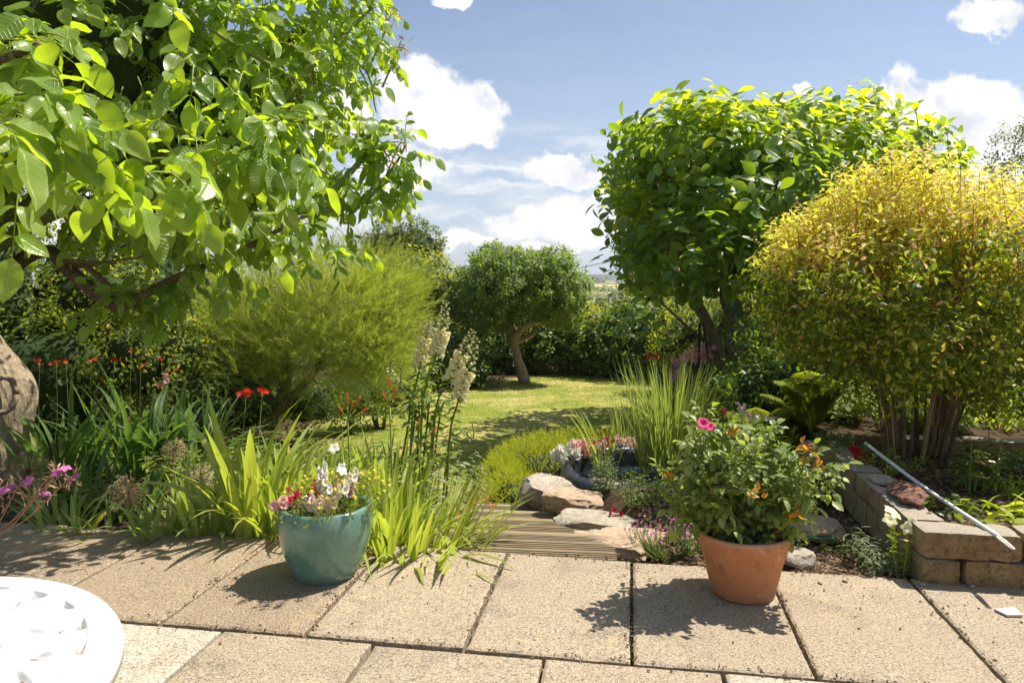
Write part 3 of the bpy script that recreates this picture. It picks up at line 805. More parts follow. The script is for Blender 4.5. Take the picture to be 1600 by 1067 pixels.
# bleached flat edging stone at the left end of the terrace
def rock(name, label, c, size, rz, seed, mat, group=None, flat=.5, cat='rock', root=None, cuts=9):
    r = random.Random(seed); mb = MB(); import bmesh
    bm = bmesh.new(); bmesh.ops.create_icosphere(bm, subdivisions=4, radius=1)
    pl = [(rdir(r), r.uniform(.62, .86)) for _ in range(cuts)]+[(Vector((r.uniform(-.12, .12), r.uniform(-.12, .12), 1)).normalized(), flat)]
    for v in bm.verts:
        d = v.co.copy()
        for n_, k in pl:
            q = d.dot(n_)
            if q > k: d -= n_*(q-k)*.92
        d *= 1+.12*noise.noise(d*2.2+Vector((seed, 0, 0)))+.07*noise.noise(d*6+Vector((seed, 0, 0)))+.03*noise.noise(d*15+Vector((seed, 0, 0)))
        v.co = d
    R = Matrix.Rotation(rz, 3, 'Z')
    vs = [Vector(c)+R @ Vector((v.co.x*size[0], v.co.y*size[1], v.co.z*size[2])) for v in bm.verts]
    fs = [tuple(v.index for v in f.verts) for f in bm.faces]; bm.free()
    base = Vector((c[0], c[1], c[2]))
    mb.add([v-base for v in vs], fs)
    o = mb.build(name, mat, None, False); o.location = base
    for p in o.data.polygons: p.use_smooth = True
    try: o.data.set_sharp_from_angle(angle=math.radians(32))
    except Exception: pass
    if label: tag(o, label, cat, group)
    return o
rock('edging_stone', 'bleached rough stone lying at the left end of the terrace edge', G(20, 850)+Vector((0, 0, -.03)), (.34, .20, .05), -.1, 31, M['rock_pink'], flat=.6)

# ------------------------------------------------------------------ retaining wall and raised bed
def block(mb_name, s0, s1, t0, t1, z0, z1, seed, root, mat):
    mb = MB(); nx, ny, nz = max(2, int((s1-s0)/.028)), max(2, int((t1-t0)/.03)), 5
    r = random.Random(seed); j = lambda: r.uniform(-.003, .003)
    a, b, c, d, e, f = s0+.004+j(), s1-.004+j(), t0+.0+j(), t1+j(), z0+.003, z1-.003+j()
    idx = {}
    def vert(i, k, l):
        key = (i, k, l)
        if key in idx: return idx[key]
        s, t, z = a+(b-a)*i/nx, c+(d-c)*k/ny, e+(f-e)*l/nz
        ed = (i in (0, nx))+(k in (0, ny))+(l in (0, nz))
        q = PT(s, t, z)
        m = PT((a+b)/2, (c+d)/2, (e+f)/2)
        q = q+(m-q).normalized()*(.008*max(0, ed-1)+.014*noise.noise(q*11+Vector((seed, 0, 0)))+.009*noise.noise(q*34)+.005*noise.noise(q*80))
        idx[key] = len(mb.v); mb.v.append(tuple(q)); return idx[key]
    for i in range(nx):
        for k in range(ny):
            mb.f.append((vert(i, k, nz), vert(i+1, k, nz), vert(i+1, k+1, nz), vert(i, k+1, nz)))
            mb.f.append((vert(i, k+1, 0), vert(i+1, k+1, 0), vert(i+1, k, 0), vert(i, k, 0)))
    for l in range(nz):
        for i in range(nx):
            mb.f.append((vert(i, 0, l), vert(i+1, 0, l), vert(i+1, 0, l+1), vert(i, 0, l+1)))
            mb.f.append((vert(i+1, ny, l), vert(i, ny, l), vert(i, ny, l+1), vert(i+1, ny, l+1)))
        for k in range(ny):
            mb.f.append((vert(0, k+1, l), vert(0, k, l), vert(0, k, l+1), vert(0, k+1, l+1)))
            mb.f.append((vert(nx, k, l), vert(nx, k+1, l), vert(nx, k+1, l+1), vert(nx, k, l+1)))
    o = mb.build('stone_block', mat, root, True)
    try: o.data.set_sharp_from_angle(angle=math.radians(40))
    except Exception: pass
def wall_mat():
    m, T = newmat('wall_block')
    g = T.n('ShaderNodeNewGeometry'); oi = T.n('ShaderNodeObjectInfo')
    p = T.v('ADD', g.outputs['Position'], T.n('ShaderNodeCombineXYZ', {0: T.m('MULTIPLY', oi.outputs['Random'], 13.0)}).outputs[0])
    n1 = T.noise(p, 7, 6, .7); n2 = T.noise(p, 45, 5, .75); n3 = T.noise(p, 150, 3, .7)
    col = T.mix(T.mr(n1, .35, .65), (.26, .155, .06), (.42, .30, .15))
    col = T.mix(T.mr(n2, .5, .62, 0, .75), col, (.10, .07, .04))
    col = T.mix(T.mr(n3, .6, .72, 0, .8), col, (.62, .54, .42))
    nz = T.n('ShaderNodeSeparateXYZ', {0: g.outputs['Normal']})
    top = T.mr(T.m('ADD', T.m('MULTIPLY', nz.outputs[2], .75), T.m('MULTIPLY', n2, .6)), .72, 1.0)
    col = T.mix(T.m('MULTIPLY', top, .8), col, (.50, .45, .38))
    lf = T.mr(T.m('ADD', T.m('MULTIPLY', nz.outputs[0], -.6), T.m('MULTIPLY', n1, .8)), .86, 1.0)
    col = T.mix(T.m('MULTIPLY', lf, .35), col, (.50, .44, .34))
    pr = T.n('ShaderNodeBsdfPrincipled', {'Base Color': col, 'Roughness': .93, 'Specular IOR Level': .15, 'Normal': bump(T, T.m('ADD', T.m('ADD', n1, n2), n3), .9, .015)})
    T.n('ShaderNodeOutputMaterial', {0: pr}); return m
M['wall'] = wall_mat()
wc = G(1441, 912); WS, WT = ST(wc.x, wc.y)                 # outer corner of the wall
def make_walls():
    root = thing('retaining_wall', 'low L-shaped retaining wall of rough tan blocks round the raised bed', 'wall', PT(WS, WT))
    zt = .235; zm = .112; k = 0
    for a, b in ((0, .42), (.42, .86), (.86, 1.3)): k += 1; block('b', WS+a, WS+b, WT, WT+.17, zm, zt, k, root, M['wall'])
    for a, b in ((0, .17), (.17, .62), (.62, 1.06), (1.06, 1.5)): k += 1; block('b', WS+a, WS+b, WT+.006, WT+.17, -.03, zm, k, root, M['wall'])
    tt = .172
    for a, b in ((0, .42), (.42, .84), (.84, 1.27), (1.27, 1.70)): k += 1; block('b', WS, WS+.17, WT+tt+a, WT+tt+b, zm, zt+.004, k, root, M['wall'])
    for a, b in ((0, .22), (.22, .64), (.64, 1.06), (1.06, 1.70)): k += 1; block('b', WS+.008, WS+.17, WT+tt+a, WT+tt+b, -.05, zm, k, root, M['wall'])
    rear = thing('rear_bed_wall', 'low straight wall of tan blocks closing the raised bed at the back', 'wall', PT(WS+.6, WT+1.9))
    for i in range(5):
        k += 1; block('b', WS+.55+i*.44, WS+.55+(i+1)*.44, WT+1.93, WT+2.08, .09, .255, k, rear, M['wall'])
    # soil of the raised bed
    mb = MB(); ns, nt = 30, 40
    for j in range(nt+1):
        for i in range(ns+1):
            s = WS+.16+2.9*i/ns; t = WT+.16+3.6*j/nt
            z = .185+.03*noise.noise(Vector((s*3, t*3, 0)))-.02*j/nt
            q = PT(s, t, z); mb.v.append(tuple(q))
    mb.f = [(j*(ns+1)+i, j*(ns+1)+i+1, (j+1)*(ns+1)+i+1, (j+1)*(ns+1)+i) for j in range(nt) for i in range(ns)]
    o = mb.build('raised_bed_soil', M['ground']); tag(o, 'bark strewn soil of the raised bed', None, kind='structure')
    # a low soil bank closing the bed on its far left side
    rock('bank_stone', 'mossy dark stone at the far end of the side wall', PT(WS+.06, WT+2.0, .12), (.16, .14, .14), .4, 77, M['rock_grey'])
make_walls()
rock('red_stone', 'rough red sandstone lump lying on the wall top', PT(WS+.13, WT+.52, .262), (.10, .17, .05), -.3, 5, M['rock_red'], flat=.7)
rock('stone_chip', 'small flat stone wedged on the wall top behind the red lump', PT(WS+.10, WT+.80, .25), (.07, .11, .025), .2, 6, M['rock_grey'], flat=.7)

# ------------------------------------------------------------------ decking steps
def deck_mat():
    m, T = newmat('deck_timber')
    g = T.n('ShaderNodeNewGeometry'); oi = T.n('ShaderNodeObjectInfo')
    p = T.v('MULTIPLY', T.v('ADD', g.outputs['Position'], T.n('ShaderNodeCombineXYZ', {1: T.m('MULTIPLY', oi.outputs['Random'], 9.0)}).outputs[0]), (2.5, 30, 30))
    n1 = T.noise(p, 2, 5, .6); n2 = T.noise(p, 9, 4, .7)
    col = T.mix(T.mr(n1, .35, .65), (.20, .14, .075), (.33, .25, .15)); col = T.mix(T.mr(n2, .5, .7, 0, .5), col, (.20, .15, .09))
    col = T.mix(T.m('MULTIPLY', oi.outputs['Random'], .45), col, (.30, .26, .20))
    pr = T.n('ShaderNodeBsdfPrincipled', {'Base Color': col, 'Roughness': .8, 'Specular IOR Level': .25, 'Normal': bump(T, n2, .4, .003)})
    T.n('ShaderNodeOutputMaterial', {0: pr}); return m
M['deck'] = deck_mat()
M['deck_gap'] = simple('deck_riser', (.05, .035, .02), (.10, .075, .04), 20, .9)
def make_deck():
    rz = math.radians(-6.0); u = Vector((-math.sin(rz), math.cos(rz), 0)); v = Vector((math.cos(rz), math.sin(rz), 0))
    o0 = PT(-.72, .955)
    root = thing('decking_steps', 'flight of grooved timber deck steps going down to the lawn', 'steps', o0)
    bw = .118; q = 0
    def board(t0, z, x0, x1, w=bw, nose=False):
        # one grooved board: ridges along its length
        mb = MB(); n = 8; n = 4; prof = [(0, -.026), (0, -.003), (.003, 0)]
        for i in range(n):
            a = .006+(w-.012)*i/n; b = (w-.012)/n
            prof += [(a+b*.15, 0), (a+b*.22, -.016), (a+b*.68, -.016), (a+b*.85, 0)]
        if nose: prof = [(0, -.026), (0, -.006), (.006, 0), (w*.3, .001), (w-.006, 0)]
        prof += [(w-.003, 0), (w, -.003), (w, -.026)]
        nn = len(prof)
        for x in (x0, x1):
            for (a, b) in prof: p_ = o0+u*(t0+a)+v*x; mb.v.append((p_.x, p_.y, z+b))
        mb.f = [(i, i+1, nn+i+1, nn+i) for i in range(nn-1)]+[tuple(range(nn)), tuple(range(2*nn-1, nn-1, -1))]
        return mb
    treads = [(-.035, 0.015, 3), (-.15, .46, 4), (-.27, .98, 4), (-.39, 1.50, 4), (-.50, 2.02, 3)]
    for k, (z, t0, nb) in enumerate(treads):
        for i in range(nb):
            last = i == nb-1 and k < 4
            x0 = -.36
            t = t0+i*(bw+.006)
            # right hand ends are cut along the line of the rocks
            tt = t+bw/2
            x1 = float(np.interp(tt, [0, .45, 1.0, 1.5, 2.0, 2.6], [.66, .62, .54, .44, .26, .10]))
            board(t, z, x0, x1, bw if not last else .09).build('deck_board', M['deck'], root, False)
        if k < 4:
            te = t0+nb*(bw+.006)-.03
            board(te, z, -.36, x1, .042, True).build('step_nosing', M['deck'], root, False)
            mb = MB(); a = o0+u*(te+.02)+v*(-.36); b = o0+u*(te+.02)+v*x1
            mb.add([(a.x, a.y, z-.028), (b.x, b.y, z-.028), (b.x, b.y, z-.30), (a.x, a.y, z-.30)], [(0, 1, 2, 3)])
            mb.add([(a.x, a.y-.02, z-.028), (b.x, b.y-.02, z-.028), (b.x, b.y-.02, z-.30), (a.x, a.y-.02, z-.30)], [(3, 2, 1, 0)])
            mb.build('riser', M['deck_gap'], root, False)
make_deck()

# ------------------------------------------------------------------ rocks round the steps and the pond
RK = [  # px, py, Y, size, rz, mat, flat, label
 (858, 764, 5.5, (.25, .44, .15), .3, 'rock_grey', .45, 'big pale pitted boulder at the bottom corner of the deck steps'),
 (900, 782, 5.0, (.24, .22, .10), -.5, 'rock_pink', .5, 'long buff rock lying just above the flat pale one beside the steps'),
 (930, 818, 4.45, (.30, .17, .08), -.42, 'rock_grey', .5, 'flat pale slab-like rock leaning over the middle of the steps'),
 (958, 852, 3.88, (.24, .12, .08), -.5, 'rock_pink', .45, 'wedge of orange-brown rock where the steps meet the terrace'),
 (922, 712, 6.2, (.22, .10, .07), .15, 'rock_pink', .5, 'thin rock half hidden behind the first pink flowers'),
 (832, 790, 5.7, (.12, .14, .16), .1, 'rock_grey', .6, 'brown stone under the edge of the big pitted boulder'),
 (865, 796, 5.25, (.10, .08, .07), .7, 'rock_pink', .6, 'small stone tucked at the foot of the steps'),
 (940, 758, 5.35, (.20, .10, .06), -.4, 'rock_pink', .5, 'narrow rock bordering the front rim of the pond'),
 (990, 842, 4.05, (.22, .13, .06), -.2, 'rock_pink', .5, 'flat rock half buried in soil by the purple flowered mat'),
 (985, 705, 6.55, (.30, .10, .05), .25, 'rock_pink', .6, 'flat tan coping rock along the back rim of the pond'),
 (1150, 765, 5.0, (.30, .18, .10), -.2, 'rock_pink', .5, 'broad brown rock showing behind the rose pot'),
 (1262, 822, 3.95, (.22, .14, .07), -.6, 'rock_pink', .5, 'flat dusty rock in the soil right of the rose pot'),
 (1245, 872, 3.55, (.09, .07, .06), .2, 'rock_grey', .5, 'pale fist-sized stone at the terrace edge by the rose pot'),
 (1305, 775, 4.6, (.16, .10, .05), .5, 'rock_red', .5, 'small reddish stone lying against the side wall'),
]
for i, (px, py, Y, sz, rz, mt, fl, lab) in enumerate(RK):
    rock('garden_rock', lab, P(px, py, Y), sz, rz, 40+i*3, M[mt], 'rocks round the steps and pond', fl)

# ------------------------------------------------------------------ pond
def make_pond():
    c = Vector((1.05, 5.62)); rx, ry = .60, .47; zw = -.21
    M['liner'] = simple('pond_liner', (.012, .014, .018), (.03, .034, .042), 12, .28, .6, .6, .02, 6)
    m, T = newmat('pond_water')
    g = T.n('ShaderNodeNewGeometry')
    pr = T.n('ShaderNodeBsdfPrincipled', {'Base Color': (.012, .022, .03), 'Roughness': .03, 'IOR': 1.33, 'Specular IOR Level': .8, 'Normal': bump(T, T.noise(g.outputs['Position'], 14, 2), .12, .01)})
    T.n('ShaderNodeOutputMaterial', {0: pr}); M['water'] = m
    mb = MB(); n = 48
    out = lambda k, q: Vector((c.x+math.cos(k)*rx*q*(1+.07*math.sin(3*k+1)), c.y+math.sin(k)*ry*q*(1+.06*math.sin(2*k))))
    mb.v = [(c.x, c.y, zw)]+[(*out(2*PI*i/n, .97), zw) for i in range(n)]
    mb.f = [(0, 1+i, 1+(i+1) % n) for i in range(n)]
    o = mb.build('pond_water', M['water']); tag(o, 'dark still pond water reflecting the sky', None, kind='structure')
    root = thing('pond_liner', 'black rubber liner folded over the rim of the small pond', 'pond liner', (c.x, c.y, zw))
    mb = MB(); prof = [(.86, -.25), (.95, -.06), (.985, .05), (1.02, .095), (1.07, .105), (1.14, .06), (1.17, .0)]
    for (q, dz) in prof:
        for i in range(n*2):
            k = 2*PI*i/(n*2); p_ = out(k, q+.012*noise.noise(Vector((math.cos(k)*5, math.sin(k)*5, dz*8))))
            back = .05*max(0, math.sin(k))
            mb.v.append((p_.x, p_.y, zw+dz+(.018*noise.noise(Vector((math.cos(k)*9, math.sin(k)*9, q*6))) if dz > 0 else 0)+back*(1 if dz > 0 else 0)))
    N = n*2
    mb.f = [(j*N+i, j*N+(i+1) % N, (j+1)*N+(i+1) % N, (j+1)*N+i) for j in range(len(prof)-1) for i in range(N)]
    mb.build('liner_sheet', M['liner'], root)
make_pond()

# ------------------------------------------------------------------ mulch chips scattered on the bare soil
def chips(name, label, n, region, zf, seed, size=(.006, .02)):
    a = random.Random(seed); mb = MB()
    for _ in range(n):
        s, t = region(a); q = PT(s, t); z = zf(q.x, q.y)+.003
        ax = rdir(a); ax.z *= .25; ax.normalize(); L = a.uniform(*size); w = L*a.uniform(.2, .6)
        sd = ax.cross(Vector((0, 0, 1))).normalized(); p = Vector((q.x, q.y, z))
        upv = Vector((0, 0, a.uniform(.002, .006)))
        mb.add([p-ax*L-sd*w, p+ax*L-sd*w, p+ax*L+sd*w, p-ax*L+sd*w, p-ax*L*.8+upv, p+ax*L*.8+upv], [(0, 1, 5, 4), (3, 4, 5, 2), (0, 4, 3), (1, 2, 5)])
    o = mb.build(name, M['mulch'], None, False); tag(o, label, 'mulch', kind='stuff')
chips('bark_mulch', 'brown bark chips scattered over the rockery soil', 5200, lambda a: (a.uniform(.05, WS), a.uniform(1.0, 3.1)), gh, 1)
chips('bed_mulch', 'pale bark chips scattered over the raised bed', 3800, lambda a: (WS+a.uniform(.18, 2.6), WT+a.uniform(.19, 1.95)), lambda x, y: .185+.03*noise.noise(Vector((ST(x, y)[0]*3, ST(x, y)[1]*3, 0)))-.02*(ST(x, y)[1]-WT-.16)/3.6, 2)

def grit_spot(a):
    if a.random() < .5: return a.uniform(-2.6, 2.4), a.choice((-.003, .94))+a.gauss(0, .02)
    if a.random() < .6: return a.choice((-1.84, -1.232, -.608, 0, .621, 1.24))+a.gauss(0, .012), a.uniform(0, .95)
    return a.uniform(-2.6, 2.4), .95-abs(a.gauss(0, .35))
chips('grit', 'fine grit and plant litter along the joints of the terrace', 1500, grit_spot, lambda x, y: .0, 3, (.0015, .007))

# ------------------------------------------------------------------ cast metal table
def make_table():
    c = Vector((-1.14, 1.12, .70)); R = .475
    root = thing('garden_table', 'round white cast metal garden table with openwork top', 'table', (c.x, c.y, 0))
    m, T = newmat('white_enamel')
    g = T.n('ShaderNodeNewGeometry'); n1 = T.noise(g.outputs['Position'], 40, 4, .6)
    col = T.mix(T.mr(n1, .55, .75, 0, .35), (.60, .60, .59), (.52, .50, .46))
    pr = T.n('ShaderNodeBsdfPrincipled', {'Base Color': col, 'Roughness': .42, 'Specular IOR Level': .45, 'Normal': bump(T, T.noise(g.outputs['Position'], 160, 3), .15, .002)})
    T.n('ShaderNodeOutputMaterial', {0: pr}); M['enamel'] = m
    nr, na = 170, 1200
    rr = np.linspace(.0, R, nr+1)[1:]; th = np.linspace(0, 2*PI, na, endpoint=False)
    RR, TH = np.meshgrid(rr, th, indexing='ij')
    q = RR/R
    def cell(K, twist=0.0, off=0.0):                             # angular coordinate inside one of K sectors, in units of the radius
        sect = 2*PI/K; return ((((TH+twist*q+off) % sect)/sect)-.5)*sect*q
    ssd = np.full(RR.shape, .05)
    def slot(K, q0, a, b, rot=0.0, twist=0.0, off=0.0):
        X = q-q0; Y = cell(K, twist, off); Xr = X*math.cos(rot)+Y*math.sin(rot); Yr = -X*math.sin(rot)+Y*math.cos(rot)
        return (np.sqrt((Xr/a)**2+(Yr/b)**2)-1)*min(a, b)
    def tri(K, q0, h, off=0.0):
        X = q-q0; Y = np.abs(cell(K, 0, off)); return np.maximum(X-h*.45, Y*.9-(X+h)*.52)
    ssd = np.minimum(ssd, tri(24, .848, .044))
    ssd = np.minimum(ssd, slot(12, .775, .050, .013, .6, .0, .12))
    ssd = np.minimum(ssd, slot(12, .715, .060, .020, .30, .55))
    ssd = np.minimum(ssd, slot(12, .73, .05, .010, -.5, .55, .2))
    ssd = np.minimum(ssd, slot(14, .46, .120, .062, .1, .9))
    hole = ssd < 0
    z = -.010*np.clip(1-ssd/.012, 0, 1)**1.6
    petal = np.abs(np.sin(TH*6+q*3.3))
    z = z+(.0045*(petal-.5)+.0016*np.cos(q*90+petal*7))*np.clip((.87-q)/.02, 0, 1)*np.clip((q-.66)/.02, 0, 1)
    z += .007*np.exp(-((q-.625)/.022)**2)+.005*np.exp(-((q-.882)/.006)**2)-.003*np.exp(-((q-.893)/.006)**2)+.005*np.exp(-((q-.10)/.02)**2)
    z += .004*np.clip((q-.90)/.04, 0, 1)-.018*np.clip((q-.965)/.035, 0, 1)**2
    z += .0014*np.cos(TH*130)*np.exp(-((q-.925)/.008)**2)
    V = np.stack([c.x+RR*np.cos(TH), c.y+RR*np.sin(TH), c.z+z], -1).reshape(-1, 3)
    quads = []
    for i in range(nr-1):
        keep = ~(hole[i] & hole[i+1] & np.roll(hole[i], -1) & np.roll(hole[i+1], -1))
        j = np.nonzero(keep)[0]; jn = (j+1) % na
        quads.append(np.stack([i*na+j, i*na+jn, (i+1)*na+jn, (i+1)*na+j], 1))
    Q = np.concatenate(quads); rim = (nr-1)*na+np.arange(na)
    V = np.concatenate([V, np.stack([c.x+R*1.0*np.cos(th), c.y+R*np.sin(th), np.full(na, c.z-.035)], 1), np.stack([c.x+R*.97*np.cos(th), c.y+R*.97*np.sin(th), np.full(na, c.z-.038)], 1)])
    k = nr*na; j = np.arange(na); jn = (j+1) % na
    Q = np.concatenate([Q, np.stack([rim, np.roll(rim, -1), k+jn, k+j], 1), np.stack([k+j, k+jn, k+na+jn, k+na+j], 1)])
    me = bpy.data.meshes.new('table_top'); me.from_pydata((V-np.array((c.x, c.y, 0))).tolist(), [], Q.tolist()); me.materials.append(M['enamel'])
    me.polygons.foreach_set('use_smooth', [True]*len(me.polygons)); link('table_top', me, root)
    for i in range(4):
        a = PI/4+i*PI/2; d = Vector((math.cos(a), math.sin(a), 0)); C0 = Vector((c.x, c.y, 0))
        mb = MB(); mb.tube(spline([C0+d*.36+Vector((0, 0, .668)), C0+d*.30+Vector((0, 0, .5)), C0+d*.24+Vector((0, 0, .3)), C0+d*.32+Vector((0, 0, .1)), C0+d*.40+Vector((0, 0, .012))], 6), [.014]*25, 8)
        mb.build('leg', M['enamel'], root)
    mb = MB(); mb.tube([Vector((c.x+math.cos(a)*.25, c.y+math.sin(a)*.25, .3)) for a in np.linspace(0, 2*PI, 33)], .008, 6); mb.build('brace_ring', M['enamel'], root)
make_table()

# ------------------------------------------------------------------ pots
def pot_soil(root, c, r, z):
    mb = MB(); n = 36; rings = 8; mb.v = [(c.x, c.y, z+.012)]
    for j in range(1, rings+1):
        for i in range(n):
            a = 2*PI*i/n; x, y = c.x+math.cos(a)*r*j/rings, c.y+math.sin(a)*r*j/rings
            mb.v.append((x, y, z+.014*noise.noise(Vector((x*30, y*30, 0)))+.01*(1-j/rings)))
    mb.f = [(0, 1+i, 1+(i+1) % n) for i in range(n)]+[(1+j*n+i, 1+j*n+(i+1) % n, 1+(j+1)*n+(i+1) % n, 1+(j+1)*n+i) for j in range(rings-1) for i in range(n)]
    mb.build('soil', M['soil'], root)
TP = Vector((-.855, 3.32, 0)); TR = .212
def make_teal():
    m, T = newmat('teal_glaze')
    g = T.n('ShaderNodeNewGeometry'); p = g.outputs['Position']; z = T.n('ShaderNodeSeparateXYZ', {0: p}).outputs[2]
    n1 = T.noise(p, 9, 5, .65); n2 = T.noise(T.v('MULTIPLY', p, (60, 60, 14)), 1, 4, .6)
    col = T.mix(T.mr(n1, .35, .65), (.075, .175, .135), (.13, .26, .20))
    col = T.mix(T.mr(n2, .56, .75, 0, .5), col, (.24, .33, .27))
    col = T.mix(T.mr(T.m('ADD', z, T.m('MULTIPLY', n1, .06)), .02, .10, .55, 0), col, (.12, .17, .11))
    fade = T.mr(T.m('SUBTRACT', z, T.m('MULTIPLY', n1, .05)), .268, .285)
    col = T.mix(T.m('MULTIPLY', fade, .5), col, (.10, .185, .155))
    pr = T.n('ShaderNodeBsdfPrincipled', {'Base Color': col, 'Roughness': T.mr(n1, .3, .7, .16, .34), 'Specular IOR Level': .6, 'Coat Weight': .5, 'Coat Roughness': .08, 'Normal': bump(T, n2, .12, .003)})
    T.n('ShaderNodeOutputMaterial', {0: pr})
    root = thing('glazed_pot', 'big rounded teal glazed pot standing on the terrace edge', 'plant pot', TP)
    prof = [(.0, .0), (.120, .0), (.134, .006), (.150, .03), (.172, .08), (.192, .135), (.205, .19), (.2125, .24), (.2135, .275), (.210, .303), (.206, .318), (.199, .326), (.190, .327), (.181, .322), (.176, .31), (.176, .27), (.17, .2)]
    MB().lathe(spl2(prof), TP, 96).build('pot_body', m, root)
    pot_soil(root, TP, .177, .262)
def spl2(prof):
    p = spline([(r, 0, z) for r, z in prof], 4); return [(max(0, q.x), q.z) for q in p]
make_teal()
RP = Vector((1.000, 3.135, 0))
def make_terra():
    m, T = newmat('terracotta')
    g = T.n('ShaderNodeNewGeometry'); p = g.outputs['Position']; z = T.n('ShaderNodeSeparateXYZ', {0: p}).outputs[2]
    n1 = T.noise(p, 7, 6, .7, .8); n2 = T.noise(p, 60, 4, .7); n3 = T.noise(T.v('MULTIPLY', p, (1, 1, .5)), 16, 5, .7)
    col = T.mix(T.mr(n1, .35, .65), (.46, .17, .065), (.54, .22, .095))
    col = T.mix(T.mr(n3, .54, .68, 0, .7), col, (.20, .10, .055))
    col = T.mix(T.mr(T.m('ADD', n1, T.m('MULTIPLY', z, -1.6)), .30, .62, 0, .5), col, (.20, .115, .065))
    col = T.mix(T.mr(n2, .58, .75, 0, .5), col, (.60, .33, .18))
    col = T.mix(T.mr(T.m('ADD', T.m('MULTIPLY', n1, .9), T.m('MULTIPLY', T.noise(p, 4, 3), .5)), .78, .92, 0, .6), col, (.62, .47, .36))
    rim = T.mr(z, .255, .268)
    col = T.mix(T.m('MULTIPLY', rim, .5), col, (.62, .36, .24))
    pr = T.n('ShaderNodeBsdfPrincipled', {'Base Color': col, 'Roughness': .72, 'Specular IOR Level': .3, 'Normal': bump(T, T.m('ADD', n1, n2), .25, .004)})
    T.n('ShaderNodeOutputMaterial', {0: pr})
    root = thing('terracotta_pot', 'weathered terracotta pot with a rolled rim on the terrace', 'plant pot', RP)
    prof = [(.0, 0), (.125, 0), (.132, .006), (.136, .02), (.165, .14), (.183, .205), (.1845, .207), (.1845, .212), (.186, .214)]
    MB().lathe(prof, RP, 96).build('pot_body', m, root)
    MB().lathe([(.186, .214)]+spl2([(.188, .222), (.196, .238), (.201, .252), (.200, .266), (.190, .273), (.180, .268), (.177, .25), (.175, .22)]), RP, 96).build('rim', m, root)
    pot_soil(root, RP, .178, .222)
    mb = MB(); a = random.Random(4)
    for _ in range(260):
        q = RP+Vector((a.uniform(-.15, .15), a.uniform(-.15, .15), .235))
        d = rdir(a)*a.uniform(.004, .011); e = rdir(a)*.004
        mb.add([q-d-e, q+d-e, q+d+e, q-d+e, q+Vector((0, 0, .006))], [(0, 1, 4), (1, 2, 4), (2, 3, 4), (3, 0, 4)])
    mb.build('bark_topping', M['mulch'], root, False, 'stuff')
make_terra()
